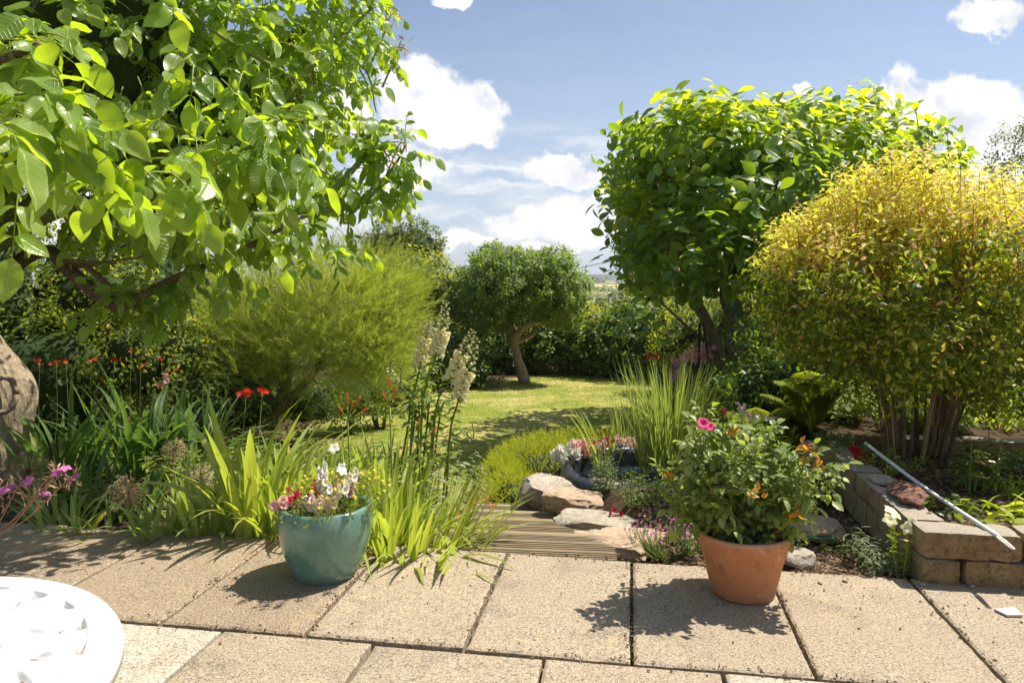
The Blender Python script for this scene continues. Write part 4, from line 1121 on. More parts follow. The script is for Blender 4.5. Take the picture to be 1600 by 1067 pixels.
# ------------------------------------------------------------------ trees
def walnut():
    base = Vector((-3.98, 5.55, gh(-3.9, 5.5)))
    root = thing('walnut_tree', 'large walnut tree arching over the left side with long drooping bright leaves', 'tree', base)
    mb = MB(); b = base
    pts = spline([b+Vector((.02, 0, -.15)), b+Vector((.0, 0, .3)), b+Vector((-.04, 0, .75)), b+Vector((-.22, -.05, 1.2)), b+Vector((-.30, -.15, 1.8)), b+Vector((-.2, -.2, 2.6))], 8)
    mb.tube(pts, [.36, .33, .31, .30, .29, .28, .275, .27, .265, .26, .26, .265, .27, .28, .285, .28, .27, .25, .24, .23, .22, .21, .2, .19, .18, .17, .16, .15, .15, .14, .14, .13, .13, .12, .12, .11, .11, .1, .1, .1, .1][:len(pts)], 24, .18)
    # scar of a lost limb and a swollen collar on the trunk
    scar = b+Vector((.21, -.17, .70))
    mb.tube([scar+Vector((math.cos(a)*.075, math.sin(a)*.01-.02+.03*math.cos(a), math.sin(a)*.13)) for a in np.linspace(0, 2*PI, 20)], .020, 8, .4)
    mb.build('trunk', M['bark_grey'], root)
    hubs = []
    limbs = [[b+Vector((-.25, -.1, 1.3)), P(55, 395, 5.0), P(110, 425, 4.7), P(165, 470, 4.4), P(197, 476, 4.3), P(235, 455, 4.4), P(285, 430, 4.5), P(380, 390, 4.6), P(470, 340, 4.8)],
             [P(197, 476, 4.3), P(140, 420, 4.3), P(100, 408, 4.2), P(160, 410, 4.2), P(230, 400, 4.1)],
             [b+Vector((-.3, -.15, 1.8)), P(100, 180, 4.9), P(260, 140, 4.7), P(400, 90, 4.8), P(520, 20, 5.0)],
             [b+Vector((-.2, -.2, 2.4)), P(180, 20, 4.8), P(330, -80, 4.8), P(460, -160, 5.0)],
             [b+Vector((-.3, -.15, 1.7)), P(120, 280, 4.3), P(300, 240, 3.9), P(400, 205, 3.9), P(480, 110, 4.1), P(580, 15, 4.3)],
             [b+Vector((-.3, -.15, 1.5)), P(90, 330, 4.2), P(220, 330, 3.6), P(320, 335, 3.7), P(470, 330, 4.0), P(560, 255, 4.2), P(582, 195, 4.3)],
             [P(220, 330, 3.6), P(300, 280, 3.0), P(400, 225, 2.8), P(436, 185, 2.8)],
             [P(470, 330, 4.0), P(560, 320, 4.2), P(612, 265, 4.3), P(635, 225, 4.3)],
             [b+Vector((-.4, -.1, 1.8)), P(-60, 150, 4.2), P(-20, 110, 3.0), P(60, 70, 2.4)],
             [b+Vector((-.4, -.1, 1.6)), P(-120, 250, 3.6), P(-60, 180, 2.5), P(40, 170, 2.05), P(120, 190, 1.95)],
             [b+Vector((-.3, -.1, 2.2)), P(60, -80, 4.5), P(300, -250, 4.6), P(400, -300, 5.0)]]
    for i, L in enumerate(limbs):
        sp = spline(L, 6); r0 = [.055, .02, .07, .07, .045, .045, .022, .02, .05, .035, .07][i]; mb = MB(); mb.tube(sp, taper(r0, r0*.22, len(sp)), 9, .12)
        mb.build('branch', M['bark_brown'] if i in (0, 1, 2, 3, 8, 10) else M['green_stem'], root); hubs += sp[3:]
    lv = Leaves(); r = random.Random(11); tw = MB()
    def compound(p, d, L, n, s, m='walnut', face=1.0):
        """a walnut leaf: drooping rachis with paired leaflets and a larger end leaflet"""
        d = d.normalized(); q = [p]; e = d.copy()
        for k in range(4): e = (e+Vector((0, 0, -.28))).normalized(); q.append(q[-1]+e*L/4)
        tw.tube(q, [.0032, .0028, .0024, .002, .0016], 4)
        for k in range(n):
            last = k == n-1; t = 1 if last else .35+.6*(k//2*2+1)/n
            j = min(3, int(t*4)); pos = q[j].lerp(q[j+1], t*4-j) if not last else q[4]
            dd = (q[min(4, j+1)]-q[j]).normalized(); sd = dd.cross(Vector((0, 0, 1)))
            sd = sd.normalized() if sd.length > .05 else Vector((1, 0, 0))
            ax = dd if last else (dd*.55+sd*(1 if k % 2 else -1)*.8)
            ax = (ax+Vector((0, 0, .02-r.random()*.62))+rdir(r)*.3).normalized()
            ss = s*(1.12 if last else .65+.35*t)*r.uniform(.8, 1.15)
            nn = Vector((.15, -.35, .8))+rdir(r)*.7
            lv.add(r.choice(('walnut', 'walnut', 'walnut2', 'walnut3')), M[m], frame(pos, ax, nn, ss), ss, 'leaf', face)
    # body of the crown
    lobes = [((-3.0, 4.4, 2.7), (2.2, 2.0, 1.55)), ((-1.95, 4.9, 2.35), (1.15, 1.2, 1.15)), ((-1.7, 4.7, 3.3), (1.15, 1.2, 1.0)), ((-3.2, 4.0, 3.9), (2.3, 2.2, 1.2)), ((-4.6, 4.6, 2.6), (2.0, 2.4, 1.4))]
    area = [1, .62, .6, 1, .45]; n = 0
    while n < 3000:
        c, rad = r.choices(lobes, area)[0]; c = Vector(c); d = rdir(r)
        if d.y > .55 and r.random() < .5: continue
        q = 1-.62*r.random()**1.15
        p = c+Vector((d.x*rad[0], d.y*rad[1], d.z*rad[2]))*q*(1+.16*noise.noise(c+d*2.2))
        edge = float(np.interp(p.z, [1.0, 1.45, 2.0, 2.6, 3.2, 4], [-1.35, -1.05, -.98, -1.12, -.90, -.8]))*p.y/4.9
        if p.x > edge: continue
        zlow = 1.62+.14*noise.noise(p*1.5) + (.0 if p.x > -2.0 else .08)
        if p.z < zlow or p.y < 2.0: continue
        sx, sy = p.x-.56*p.z, p.y-.2*p.z; spx = 800+F*sx/sy
        if sy < 3.95 and spx > 0 and r.random() < .95: continue
        if 3.95 <= sy < 5.3 and spx > 190 and r.random() < .6: continue
        out = Vector((d.x/rad[0], d.y/rad[1], d.z/rad[2])).normalized(); toc = (Vector((0, 0, H))-p).normalized()
        face = max(.1, .4+.6*out.dot(toc))*(.35+.65*q)
        compound(p, out+rdir(r)*.6+Vector((0, 0, .25)), r.uniform(.16, .26), r.choice((5, 7, 7)), .102*r.uniform(.75, 1.15), 'walnut', face); n += 1
    # leaves along the visible outer shoots
    for i in (4, 5, 6, 7, 8, 9, 2, 0):
        sp = spline(limbs[i], 6); k0 = len(sp)//3
        for k in range(k0, len(sp)):
            for _ in range(2 if i not in (6, 8, 9) else 3):
                compound(sp[k]+rdir(r)*.04, rdir(r)+Vector((.2, -.2, .25)), r.uniform(.14, .24), r.choice((5, 5, 7)), .10*r.uniform(.75, 1.1), 'walnut', 1.2)
    # near sprays that hang in front at the left
    for (px, py, Y, s) in ((40, 160, 1.85, .115), (-20, 205, 1.75, .12), (95, 175, 1.95, .115), (135, 235, 2.0, .115), (20, 260, 1.8, .12), (205, 250, 2.25, .12), (120, 60, 2.6, .12), (250, 25, 2.5, .12), (190, 300, 2.3, .115), (270, 270, 2.4, .115), (75, 290, 2.1, .11),
                           (320, 230, 2.6, .115), (330, 320, 2.6, .11), (380, 280, 2.7, .11), (300, 90, 2.6, .11), (430, 240, 2.8, .11), (360, 130, 2.8, .11), (0, 60, 2.5, .12), (400, 370, 3.3, .10), (330, 390, 3.6, .10), (450, 390, 3.9, .10), (500, 385, 4.0, .09), (545, 380, 4.3, .09), (480, 350, 4.0, .09), (400, 430, 4.2, .09), (360, 440, 4.3, .09)):
        for _ in range(2): compound(P(px+r.uniform(-20, 20), py+r.uniform(-20, 20), Y), rdir(r)*.7+Vector((.25, -.15, .1)), r.uniform(.16, .26), r.choice((5, 7)), s*r.uniform(.85, 1.1), 'walnut', 1.6)
    # upright shoots with reddish young tips
    for (px, py, Y) in ((582, 190, 4.3), (622, 225, 4.3), (628, 60, 4.4), (612, 20, 4.4), (605, 240, 4.3)):
        tip = P(px, py, Y)
        tw.tube(spline([tip+Vector((-.12, 0, -.30)), tip+Vector((-.05, 0, -.14)), tip], 4), taper(.007, .003, 9), 5)
        for k in range(16):
            s = r.uniform(.03, .055); lv.add('narrow', M['walnut_tip'], frame(tip+rdir(r)*.03-Vector((0, 0, r.random()*.07)), rdir(r)+Vector((0, 0, .1)), rdir(r), s*1.2), s, 'young_leaf', 1.0)
        compound(tip-Vector((.09, 0, .2)), Vector((.6, -.3, .1)), .16, 7, .06, 'walnut', 1.2); compound(tip-Vector((.08, 0, .28)), Vector((-.6, -.6, .2)), .22, 7, .08, 'walnut', 1.2)
    for (px, py, Y) in ((590, 290, 4.4), (545, 100, 4.4), (530, 330, 4.4), (575, 110, 4.4), (575, 45, 4.4), (545, 190, 4.4), (590, 350, 4.5), (535, 60, 4.5), (565, 310, 4.4), (600, 80, 4.4), (595, 320, 4.5)):
        for _ in range(2): compound(P(px-18+r.uniform(-25, 10), py+r.uniform(-25, 20), Y), Vector((.4, -.3, .3))+rdir(r)*.6, .20, 7, .08, 'walnut', 1.0)
    for _ in range(90):
        c, rad = r.choice(lobes); p = Vector(c)+rdir(r)*.9*rad[2]
        if p.z < 1.5: continue
        a = min(hubs, key=lambda w: (Vector(w)-p).length)
        if (p-a).length < 1.6: tw.tube(spline([a, (a+p)/2+rdir(r)*.15, p], 5), taper(.016, .004, 11), 5)
    tw.build('twig', M['lime_stem'], root, kind='stuff')
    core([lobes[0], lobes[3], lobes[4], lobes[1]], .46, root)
    lv.finish(root, 300, 10)
walnut()

def magnolia():
    K = 1.15; cam0 = Vector((0, 0, H)); P = lambda a, b, c: globals()['P'](a, b, c*K)
    base = P(1137, 645, 8.0); base.z = gh(base.x, base.y)-.02
    root = thing('magnolia_tree', 'rounded broad-leaved tree with dense dark crown and lime top leaves', 'tree', base)
    Y = 8.0; limbs = [([P(1140, 665, Y), P(1136, 610, Y), P(1130, 575, Y), P(1116, 530, Y), P(1092, 480, Y), P(1072, 430, 7.9), P(1060, 380, 7.8), P(1040, 330, 7.6)], .105),
                      ([P(1138, 592, Y), P(1146, 545, 8.1), P(1142, 500, 8.2), P(1128, 465, 8.2), P(1130, 380, 8.4)], .055),
                      ([P(1144, 600, Y), P(1158, 545, Y), P(1168, 480, Y), P(1176, 430, 8.1), P(1200, 330, 8.2)], .035),
                      ([P(1122, 545, Y), P(1095, 528, 7.9), P(1068, 505, 7.7), P(1030, 470, 7.5)], .028),
                      ([P(1150, 620, 8.05), P(1180, 560, 8.1), P(1230, 470, 8.3), P(1300, 380, 8.5)], .05)]
    hubs = []
    for i, (L, r0) in enumerate(limbs):
        sp = spline(L, 6); mb = MB(); mb.tube(sp, taper(r0, r0*.4, len(sp)), 12, .2); mb.build('trunk' if i == 0 else 'branch', M['bark_mossy'], root); hubs += sp[6:]
    lv = Leaves(); tw = MB()
    lobes = [((2.35, 8.0, 2.2), (1.22, 1.4, 1.0)), ((3.1, 8.7, 2.45), (1.5, 1.8, .95)), ((4.0, 9.0, 2.6), (1.15, 1.6, .88)), ((1.95, 8.1, 1.75), (.85, 1.1, .75)), ((2.5, 8.3, 2.75), (1.0, 1.2, .50)), ((2.9, 10.2, 2.2), (1.7, 1.4, .8)), ((1.80, 7.7, 1.62), (.55, .7, .34)), ((1.95, 8.0, 2.75), (.62, .9, .42))]
    lobes = [(tuple(cam0+(Vector(c)-cam0)*K), (rad[0]*K*.93, rad[1]*K*.93, rad[2]*K*.84)) for c, rad in lobes]
    lobes = bumps(lobes, 26, .28, .5, 5, .35, -.1)
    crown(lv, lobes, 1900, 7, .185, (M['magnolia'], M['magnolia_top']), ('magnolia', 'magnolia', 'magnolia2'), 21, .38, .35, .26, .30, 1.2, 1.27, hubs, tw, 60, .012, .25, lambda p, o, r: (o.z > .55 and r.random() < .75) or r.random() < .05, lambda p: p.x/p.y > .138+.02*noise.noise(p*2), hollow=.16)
    # upright leafy shoots breaking the outline along the top
    r = random.Random(8)
    for (px, py) in ((1000, 225), (1040, 195), (1075, 185), (1105, 178), (1135, 165), (1200, 160), (1225, 168), (1300, 165), (1320, 175), (1365, 170), (1400, 178), (1430, 165), (1450, 185), (1480, 195), (1170, 178), (1265, 178), (1495, 225), (985, 255), (1345, 172)):
        tip = P(px, py+2, 8.3+r.uniform(-.3, .3)); a = tip-Vector((r.uniform(-.1, .1), 0, .5)); tw.tube([a, (a+tip)/2, tip], [.008, .006, .004], 5)
        for k in range(9):
            t = k/8; pos = a.lerp(tip, t); th = k*2.4; ax = Vector((math.cos(th), math.sin(th)*.7, .35+.6*t)); s = .195*r.uniform(.75, 1.1)
            lv.add('magnolia', M['magnolia_top'], frame(pos, ax, Vector((0, 0, 1))+rdir(r)*.4, s), s, 'young_leaf', 1.3)
    for (px, py, Y) in ((948, 405, 7.2), (960, 398, 7.2), (985, 505, 6.9), (1003, 480, 6.9), (970, 415, 7.2), (1055, 340, 6.7), (1130, 370, 6.6), (1085, 395, 6.6), (1100, 330, 6.7), (1160, 365, 6.7), (1040, 520, 7.2)):
        for k in range(7):
            th = k*2.4; s = .17*r.uniform(.8, 1.1); pos = P(px, py, Y)+rdir(r)*.12
            lv.add('magnolia', M['magnolia'], frame(pos, Vector((math.cos(th), math.sin(th), -.15)), Vector((0, -.3, 1))+rdir(r)*.4, s), s, 'leaf', 1.3)
    tw.build('twig', M['bark_mossy'], root, kind='stuff')
    lv.finish(root, 200, 10)
magnolia()

def golden():
    base = Vector((2.68, 4.85, .16))
    root = thing('golden_shrub', 'big multi-stemmed shrub with golden orange-tipped leaves in the raised bed', 'shrub', base)
    r = random.Random(5); hubs = []
    for i in range(46):
        th = r.uniform(0, 2*PI); q = r.uniform(.25, 1); L = r.uniform(.9, 1.5)
        if i < 22: th = r.uniform(PI*.9, PI*2.1)
        p0 = base+Vector((math.cos(th), math.sin(th)*.7, 0))*.24*q+Vector((0, 0, -.04))
        p3 = base+Vector((math.cos(th)*.95*q, math.sin(th)*.7*q, L)); p1 = p0.lerp(p3, .35)+Vector((-math.cos(th)*.12*q, 0, .08)); p2 = p0.lerp(p3, .7)+rdir(r)*.05
        sp = spline([p0, p1, p2, p3], 5); mb = MB(); r0 = r.uniform(.006, .014) if i < 30 else r.uniform(.004, .007)
        mb.tube(sp, taper(r0, r0*.3, len(sp)), 7, .15); mb.build('stem', M['bark_brown'] if i % 3 else M['tan_stem'], root); hubs += sp[8:]
    lv = Leaves(); tw = MB()
    lobes = [((2.75, 4.9, 1.27), (.98, .85, .62)), ((2.4, 4.8, 1.38), (.60, .65, .44)), ((3.3, 4.95, 1.42), (.85, .8, .55)), ((2.25, 4.8, 1.15), (.42, .45, .36)), ((3.35, 4.8, .95), (.8, .7, .40)), ((2.85, 4.85, 1.62), (.72, .65, .30))]
    ok = lambda p: p.x > 1.74+.22*noise.noise(p*2.2)+.45*max(0, .95-p.z) and p.z > .50+.25*noise.noise(p*2.5)
    lobes += [((2.55, 4.5, .98), (.50, .35, .22)), ((3.1, 4.4, .98), (.6, .35, .24))]; lobes = bumps(lobes, 40, .13, .27, 9, .4)
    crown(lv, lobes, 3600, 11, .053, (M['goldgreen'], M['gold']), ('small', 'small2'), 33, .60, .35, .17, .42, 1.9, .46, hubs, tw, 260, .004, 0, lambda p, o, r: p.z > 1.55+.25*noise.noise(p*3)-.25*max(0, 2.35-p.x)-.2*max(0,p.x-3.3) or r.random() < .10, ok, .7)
    # arching young shoots with coppery tips above the crown
    for i in range(210):
        x = r.uniform(2.0, 3.9); z0 = 1.42+.34*math.sqrt(max(0, 1-((x-2.95)/1.25)**2)); a = Vector((x, 4.85+r.uniform(-.55, .4), z0-.42))
        tip = a+Vector((r.gauss(-.04, .16), r.uniform(-.2, .1), r.uniform(.28, .66))); sp = spline([a, (a+tip)/2+rdir(r)*.04, tip], 6)
        mb = tw; mb.tube(sp, taper(.0045, .0018, len(sp)), 4)
        for k in range(26):
            t = k/25; j = min(len(sp)-2, int(t*(len(sp)-1))); pos = sp[j].lerp(sp[j+1], t*(len(sp)-1)-j); th = k*PI/2+(k//2)*.4
            ax = Vector((math.cos(th), math.sin(th), .55)); s = (.042-.018*t)*r.uniform(.7, 1.2)
            lv.add('small2', M['gold'], frame(pos+ax*.004, ax, Vector((0, 0, 1))+rdir(r)*.5, s), s, 'young_leaf')
    tw.build('twig', M['red_stem'], root, kind='stuff')
    lv.finish(root, 120, 10)
golden()

def apple():
    b = GP(817, 592); b = P(817, 592, 16.6); b.z = gh(b.x, b.y)
    Y = b.y; root = thing('apple_tree', 'small apple tree with leaning bare trunk and flat dense crown on the lawn', 'tree', b)
    L = [([P(820, 598, Y), P(812, 570, Y), P(806, 545, Y), P(803, 527, Y)], .13, 'trunk'), ([P(803, 530, Y), P(797, 515, Y), P(793, 498, Y), P(798, 482, Y), P(790, 450, Y)], .12, 'branch'),
         ([P(803, 530, Y), P(812, 518, Y-.2), P(825, 508, Y-.3), P(845, 503, Y-.3), P(880, 498, Y)], .10, 'branch'), ([P(805, 535, Y), P(820, 528, Y+.1), P(832, 522, Y+.2), P(838, 505, Y+.3), P(850, 470, Y+.2)], .08, 'branch'),
         ([P(808, 510, Y), P(812, 495, Y+.1), P(806, 480, Y+.3), P(830, 450, Y)], .06, 'branch'), ([P(795, 500, Y), P(765, 490, Y), P(740, 480, Y)], .06, 'branch')]
    hubs = []
    for pts, r0, nm in L:
        sp = spline(pts, 5); mb = MB(); mb.tube(sp, taper(r0, r0*.55, len(sp)), 12, .25); mb.build(nm, M['bark_grey'], root); hubs += sp[4:]
    c = lambda px, py, Yc, rx, ry, rz: ((*P(px, py, Yc),), (rx, ry, rz))
    lobes = [c(790, 450, Y, 1.15, 1.2, .70), c(855, 452, Y, .95, 1.1, .62), c(745, 465, Y, .62, .9, .62), c(872, 470, Y, .50, .8, .52), c(815, 425, Y, 1.1, 1.0, .40), c(760, 490, Y-.2, .7, .7, .35), c(878, 490, Y-.2, .4, .6, .3)]
    lobes = bumps(lobes, 16, .22, .40, 3, .4, .0); lv = Leaves(); tw = MB()
    crown(lv, lobes, 2300, 9, .11, (M['apple'],), ('small', 'small2'), 4, .5, .3, .18, .20, 1.6, None, hubs, tw, 60, .02, 0)
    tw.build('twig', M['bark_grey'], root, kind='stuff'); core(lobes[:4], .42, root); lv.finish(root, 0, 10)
apple()

def tamarisk():
    b = P(425, 668, 8.4); b.z = gh(b.x, b.y)
    Y = b.y; root = thing('tamarisk_tree', 'feathery yellow-green tree with a leaning brown trunk behind the iris bed', 'tree', b)
    L = [([P(420, 670, Y), P(432, 640, Y), P(444, 610, Y), P(450, 580, Y), P(448, 550, Y), P(440, 500, Y), P(470, 420, Y)], .075, 'trunk'), ([P(436, 640, Y+.1), P(460, 615, Y), P(485, 590, Y), P(520, 540, Y), P(580, 490, Y)], .055, 'branch'),
         ([P(448, 590, Y), P(420, 540, Y), P(395, 500, Y)], .035, 'branch'), ([P(450, 560, Y), P(490, 500, Y), P(540, 450, Y), P(600, 430, Y)], .035, 'branch')]
    hubs = []
    for pts, r0, nm in L:
        sp = spline(pts, 6); mb = MB(); mb.tube(sp, taper(r0, r0*.4, len(sp)), 10, .2); mb.build(nm, M['bark_brown'], root); hubs += sp[8:]
    c = lambda px, py, Yc, rx, ry, rz: ((*P(px, py, Yc),), (rx, ry, rz))
    lobes = [c(480, 500, Y, .95, .9, .72), c(560, 490, Y, .72, .8, .62), c(430, 530, Y, .72, .7, .55), c(590, 545, Y, .52, .6, .42), c(530, 440, Y, .70, .7, .40), c(400, 560, Y, .4, .5, .35), c(610, 460, Y+.2, .45, .5, .38), c(500, 570, Y-.1, .8, .5, .36), c(590, 600, Y-.1, .4, .4, .25), c(380, 500, Y, .4, .5, .45)]
    lv = Leaves(); tw = MB(); r = random.Random(2)
    area = [l[1][0]*l[1][2] for l in lobes]
    for i in range(7000):
        cc, rad = r.choices(lobes, area)[0]; d = rdir(r); q = 1-.6*r.random()**1.5
        p = Vector(cc)+Vector((d.x*rad[0], d.y*rad[1], d.z*rad[2]))*q*(1+.5*noise.noise(Vector(cc)+d*2.2))
        if r.random() < .12: p = Vector(cc)+(p-Vector(cc))*r.uniform(1.1, 1.45)
        ax = (Vector((d.x, d.y*.7, d.z*.5+.55))+rdir(r)*.4).normalized(); s = r.uniform(.16, .36)
        lv.add('tam%d' % r.randrange(4), M['tamarisk'], frame(p, ax, rdir(r), s), s, 'needle_spray', .01)
        if i % 60 == 0:
            a = min(hubs, key=lambda w: (Vector(w)-p).length); tw.tube(spline([a, (a+p)/2+rdir(r)*.08, p+ax*.2], 4), taper(.010, .003, 9), 5)
    tw.build('twig', M['bark_brown'], root, kind='stuff'); lv.finish(root, 0, 10)
tamarisk()

# a bank of leaves: hedges and shrubs with a solid core coloured as deep shade
def mass(name, label, cat, lobes, n, size, mat, seed, per=7, top=None, topmat=None, spr=.18, keys=('small', 'small2'), trunk=None, coreq=.72, group=None, rough=.22, zmin=None, nmax=0, freq=1.3, shell=.4):
    base = Vector(lobes[0][0]); base.z = gh(base.x, base.y)
    root = thing(name, label, cat, base, group); lv = Leaves()
    mats = (M[mat],) if not topmat else (M[mat], M[topmat])
    crown(lv, lobes, n, per, size, mats, keys, seed, shell, .3, spr, rough, freq, zmin, top=top)
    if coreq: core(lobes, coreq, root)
    mb = MB(); r = random.Random(seed)
    for i in range(trunk or 5):
        c, rad = r.choice(lobes); a = Vector((c[0]+r.uniform(-.3, .3)*rad[0], c[1]-rad[1]*.1, gh(c[0], c[1])-.05)); t = Vector(c)+rdir(r)*rad[2]*.4
        mb.tube(spline([a, (a+t)/2+rdir(r)*.1, t], 4), taper(.03, .012, 9), 6)
    mb.build('stem', M['bark_brown'], root); lv.finish(root, nmax, 10)
    return root
def L3(px, py, Y, rx, ry, rz): return ((*P(px, py, Y),), (rx, ry, rz))
# back hedge, three lengths that differ
mass('laurel_hedge', 'dark glossy hedge section right behind the apple tree trunk', 'hedge', [L3(700, 530, 18.6, 1.1, 1, 1.0), L3(760, 535, 19.2, 1.2, .9, 1.1), L3(820, 530, 19.4, 1.2, .9, 1.1)], 900, .13, 'hedge', 51)
mass('clipped_hedge', 'dark clipped hedge section with yellow and orange young leaves on top', 'hedge', [L3(880, 530, 19.2, 1.2, .9, 1.0), L3(930, 535, 19.0, 1.2, .9, 1.0), L3(965, 540, 18.8, 1.2, .9, .9)], 1100, .13, 'hedge', 52, top=lambda p, o, r: o.z > .35 and r.random() < .7, topmat='yshrub')
mass('broad_leaved_hedge', 'broad dark-leaved hedge end reaching the red flowers', 'hedge', [L3(990, 545, 18.0, 1.2, .9, 1.1), L3(1040, 540, 17.4, 1.3, 1, 1.1), L3(985, 505, 18.4, .55, .5, .75), L3(1100, 530, 17.0, 1.3, 1, 1.3)], 1000, .15, 'hedge', 53)
mass('evergreen_tree', 'tall dark evergreen rising behind the feathery tree', 'tree', [L3(620, 400, 21, .9, 1, 1.0), L3(650, 385, 21, .75, .9, .7), L3(600, 385, 21.5, .7, .8, .5), L3(683, 400, 21.2, .22, .3, .55), L3(610, 440, 21, 1.2, 1, 1.0), L3(655, 470, 21, 1.0, 1, 1.3)], 1100, .12, 'darktree', 54, per=9, coreq=.7)
mass('bushy_tree', 'bright bushy tree between the evergreen and the apple tree', 'tree', [L3(650, 445, 17.2, .85, .8, .75), L3(615, 440, 17.4, .7, .7, .5), L3(690, 470, 17.2, .62, .7, .8), L3(670, 520, 17.2, .9, .8, .9), L3(600, 500, 17, .9, .8, 1.0)], 1100, .12, 'understory', 55, top=lambda p, o, r: o.z > .0 and r.random() < .5, topmat='yshrub', spr=.25)
mass('tall_dark_hedge', 'tall dark hedge in deep shade under the walnut tree', 'hedge', [((-6.4, 8.2, .9), (1.5, 1.0, 1.9)), ((-5.0, 9.0, .9), (1.4, 1.0, 1.9)), ((-7.6, 7.4, 1.0), (1.4, 1.0, 2.0)), ((-4.0, 10.2, .5), (1.1, 1.0, 1.4)), ((-6.0, 6.9, .3), (1.0, .6, 1.0)), ((-5.0, 7.8, .2), (1.0, .6, .9))], 3000, .08, 'understory', 56, per=9, spr=.2, coreq=.66)
mass('sunlit_shrub', 'loose shrub with yellow-green leaves coloured as sunlit patches in front of the dark hedge', 'shrub', [L3(215, 560, 7.4, .42, .4, .62), L3(270, 570, 7.6, .40, .4, .6), L3(250, 505, 7.7, .45, .4, .35), L3(150, 460, 7.4, .6, .3, .35)], 620, .06, 'yshrub', 57, per=8, top=lambda p, o, r: r.random() < .55, topmat='understory', coreq=.6, spr=.16)  # sun patches on the hedge given by a yellower leaf colour
mass('shade_shrub', 'small-leaved dark shrub left of the feathery tree trunk', 'shrub', [L3(330, 590, 8.2, .55, .5, .62), L3(380, 630, 8.0, .5, .4, .35), L3(300, 640, 7.6, .5, .4, .4)], 620, .06, 'understory', 58, per=8, spr=.14)
mass('ground_shrub', 'low dark-leaved shrub under the feathery tree beside the lawn', 'shrub', [L3(480, 632, 9.2, .45, .4, .30), L3(540, 622, 9.8, .5, .4, .32), L3(590, 612, 10.4, .55, .4, .35), L3(620, 590, 12, .6, .4, .5)], 620, .06, 'hedge', 59, per=8, spr=.14)
mass('lawn_edge_shrub', 'shrub behind the cream flower spikes at the lawn edge', 'shrub', [L3(690, 560, 15.5, .8, .6, .75), L3(735, 575, 15.8, .6, .6, .55), L3(650, 560, 15.2, .7, .6, .8)], 620, .10, 'hedge', 60, spr=.2)
mass('yellow_shrub', 'yellow-green shrub glowing behind the forked tree trunk', 'shrub', [L3(1075, 530, 14.6, .7, .6, .8), L3(1150, 520, 14.8, 1.0, .6, 1.0), L3(1205, 540, 14.2, .9, .6, .9), L3(1110, 570, 14.4, .8, .5, .6)], 1300, .09, 'yshrub', 61, per=8, top=lambda p, o, r: r.random() < .4, topmat='understory', spr=.2, coreq=.6)
mass('dark_underplanting', 'dark leafy shrub in the shade between the tree and the golden shrub', 'shrub', [L3(1190, 610, 6.9, .32, .3, .32), L3(1225, 560, 7.2, .4, .4, .5), L3(1270, 590, 6.6, .4, .4, .4)], 620, .07, 'hedge', 62, per=8, spr=.16)
mass('rear_shrub', 'dark shrub behind the golden shrub at the right edge', 'shrub', [((4.6, 7.4, .9), (.9, .7, .9)), ((5.6, 7.6, 1.0), (1.0, .7, 1.0)), ((3.7, 7.0, .7), (.7, .6, .7)), ((6.4, 7.4, 1.0), (.8, .7, 1.1)), ((3.1, 6.9, .35), (.5, .4, .5)), ((4.4, 6.7, .25), (.6, .4, .45))], 1400, .07, 'hedge', 63, per=8, spr=.18, top=lambda p, o, r: r.random() < .25, topmat='yshrub')
mass('rear_planting', 'leafy green planting on the ground between the rear wall and the hedge', 'plants', [((3.2, 8.0, .0), (.7, .5, .5)), ((4.2, 7.1, .0), (.8, .4, .45)), ((5.2, 7.0, .05), (.7, .4, .5)), ((2.9, 7.4, -.1), (.5, .4, .35))], 900, .075, 'understory', 68, per=8, spr=.18, top=lambda p, o, r: r.random() < .4, topmat='yshrub')
mass('boundary_hedge', 'hedge along the right boundary beyond the round-headed tree', 'hedge', [((4.6, 13, .5), (1.0, 2.2, 1.5)), ((6.2, 11, .7), (1.5, 1.8, 1.6))], 700, .11, 'hedge', 64)
mass('copper_tree', 'copper-leaved small tree glimpsed behind the round-headed tree', 'tree', [L3(1010, 455, 19.6, .55, .5, .75), L3(1045, 440, 19.6, .7, .5, .9)], 420, .11, 'copper', 65, coreq=.5, spr=.25)
mass('distant_tree', 'grey-green tree showing beyond the garden at the right edge', 'tree', [L3(1595, 245, 27, 1.1, 1, 1.0), L3(1625, 300, 27, 1.9, 1, 1.5), L3(1650, 215, 27, 1.2, 1, .9), L3(1640, 420, 27, 2.2, 1.4, 2.4)], 900, .15, 'greytree', 66, per=8, spr=.4, coreq=0, rough=.35)
mass('field_scrub', 'pale rough scrub growing beyond the hedge', 'scrub', [L3(930, 478, 34, 1.2, 1, .7), L3(965, 475, 36, 1.5, 1, .8), L3(900, 485, 32, 1.2, 1, .7), L3(1000, 475, 33, 1.4, 1, .9), L3(715, 470, 30, 1.3, 1, .7), L3(735, 455, 34, 1.0, 1, .6)], 700, .2, 'silver', 67, per=7, spr=.35, coreq=.6)
for i, (px, py, Y, w) in enumerate(((927, 453, 240, 2.0), (946, 455, 236, 2.6), (959, 458, 150, 1.0), (967, 459, 148, 1.5), (888, 455, 250, 3))):
    mass('field_bush', ['smallest round bush in the tan field', 'wider low bush in the tan field', 'narrow dark bush at the near edge of the tan field', 'rounded dark bush at the near edge of the tan field', 'bush in the tan field beside the apple tree crown'][i], 'bush', [(tuple(P(px, py, Y)), (w, w, w*.7))], 60, w*.3, 'darktree', 70+i, per=6, spr=.4, trunk=1, group='bushes out in the fields')

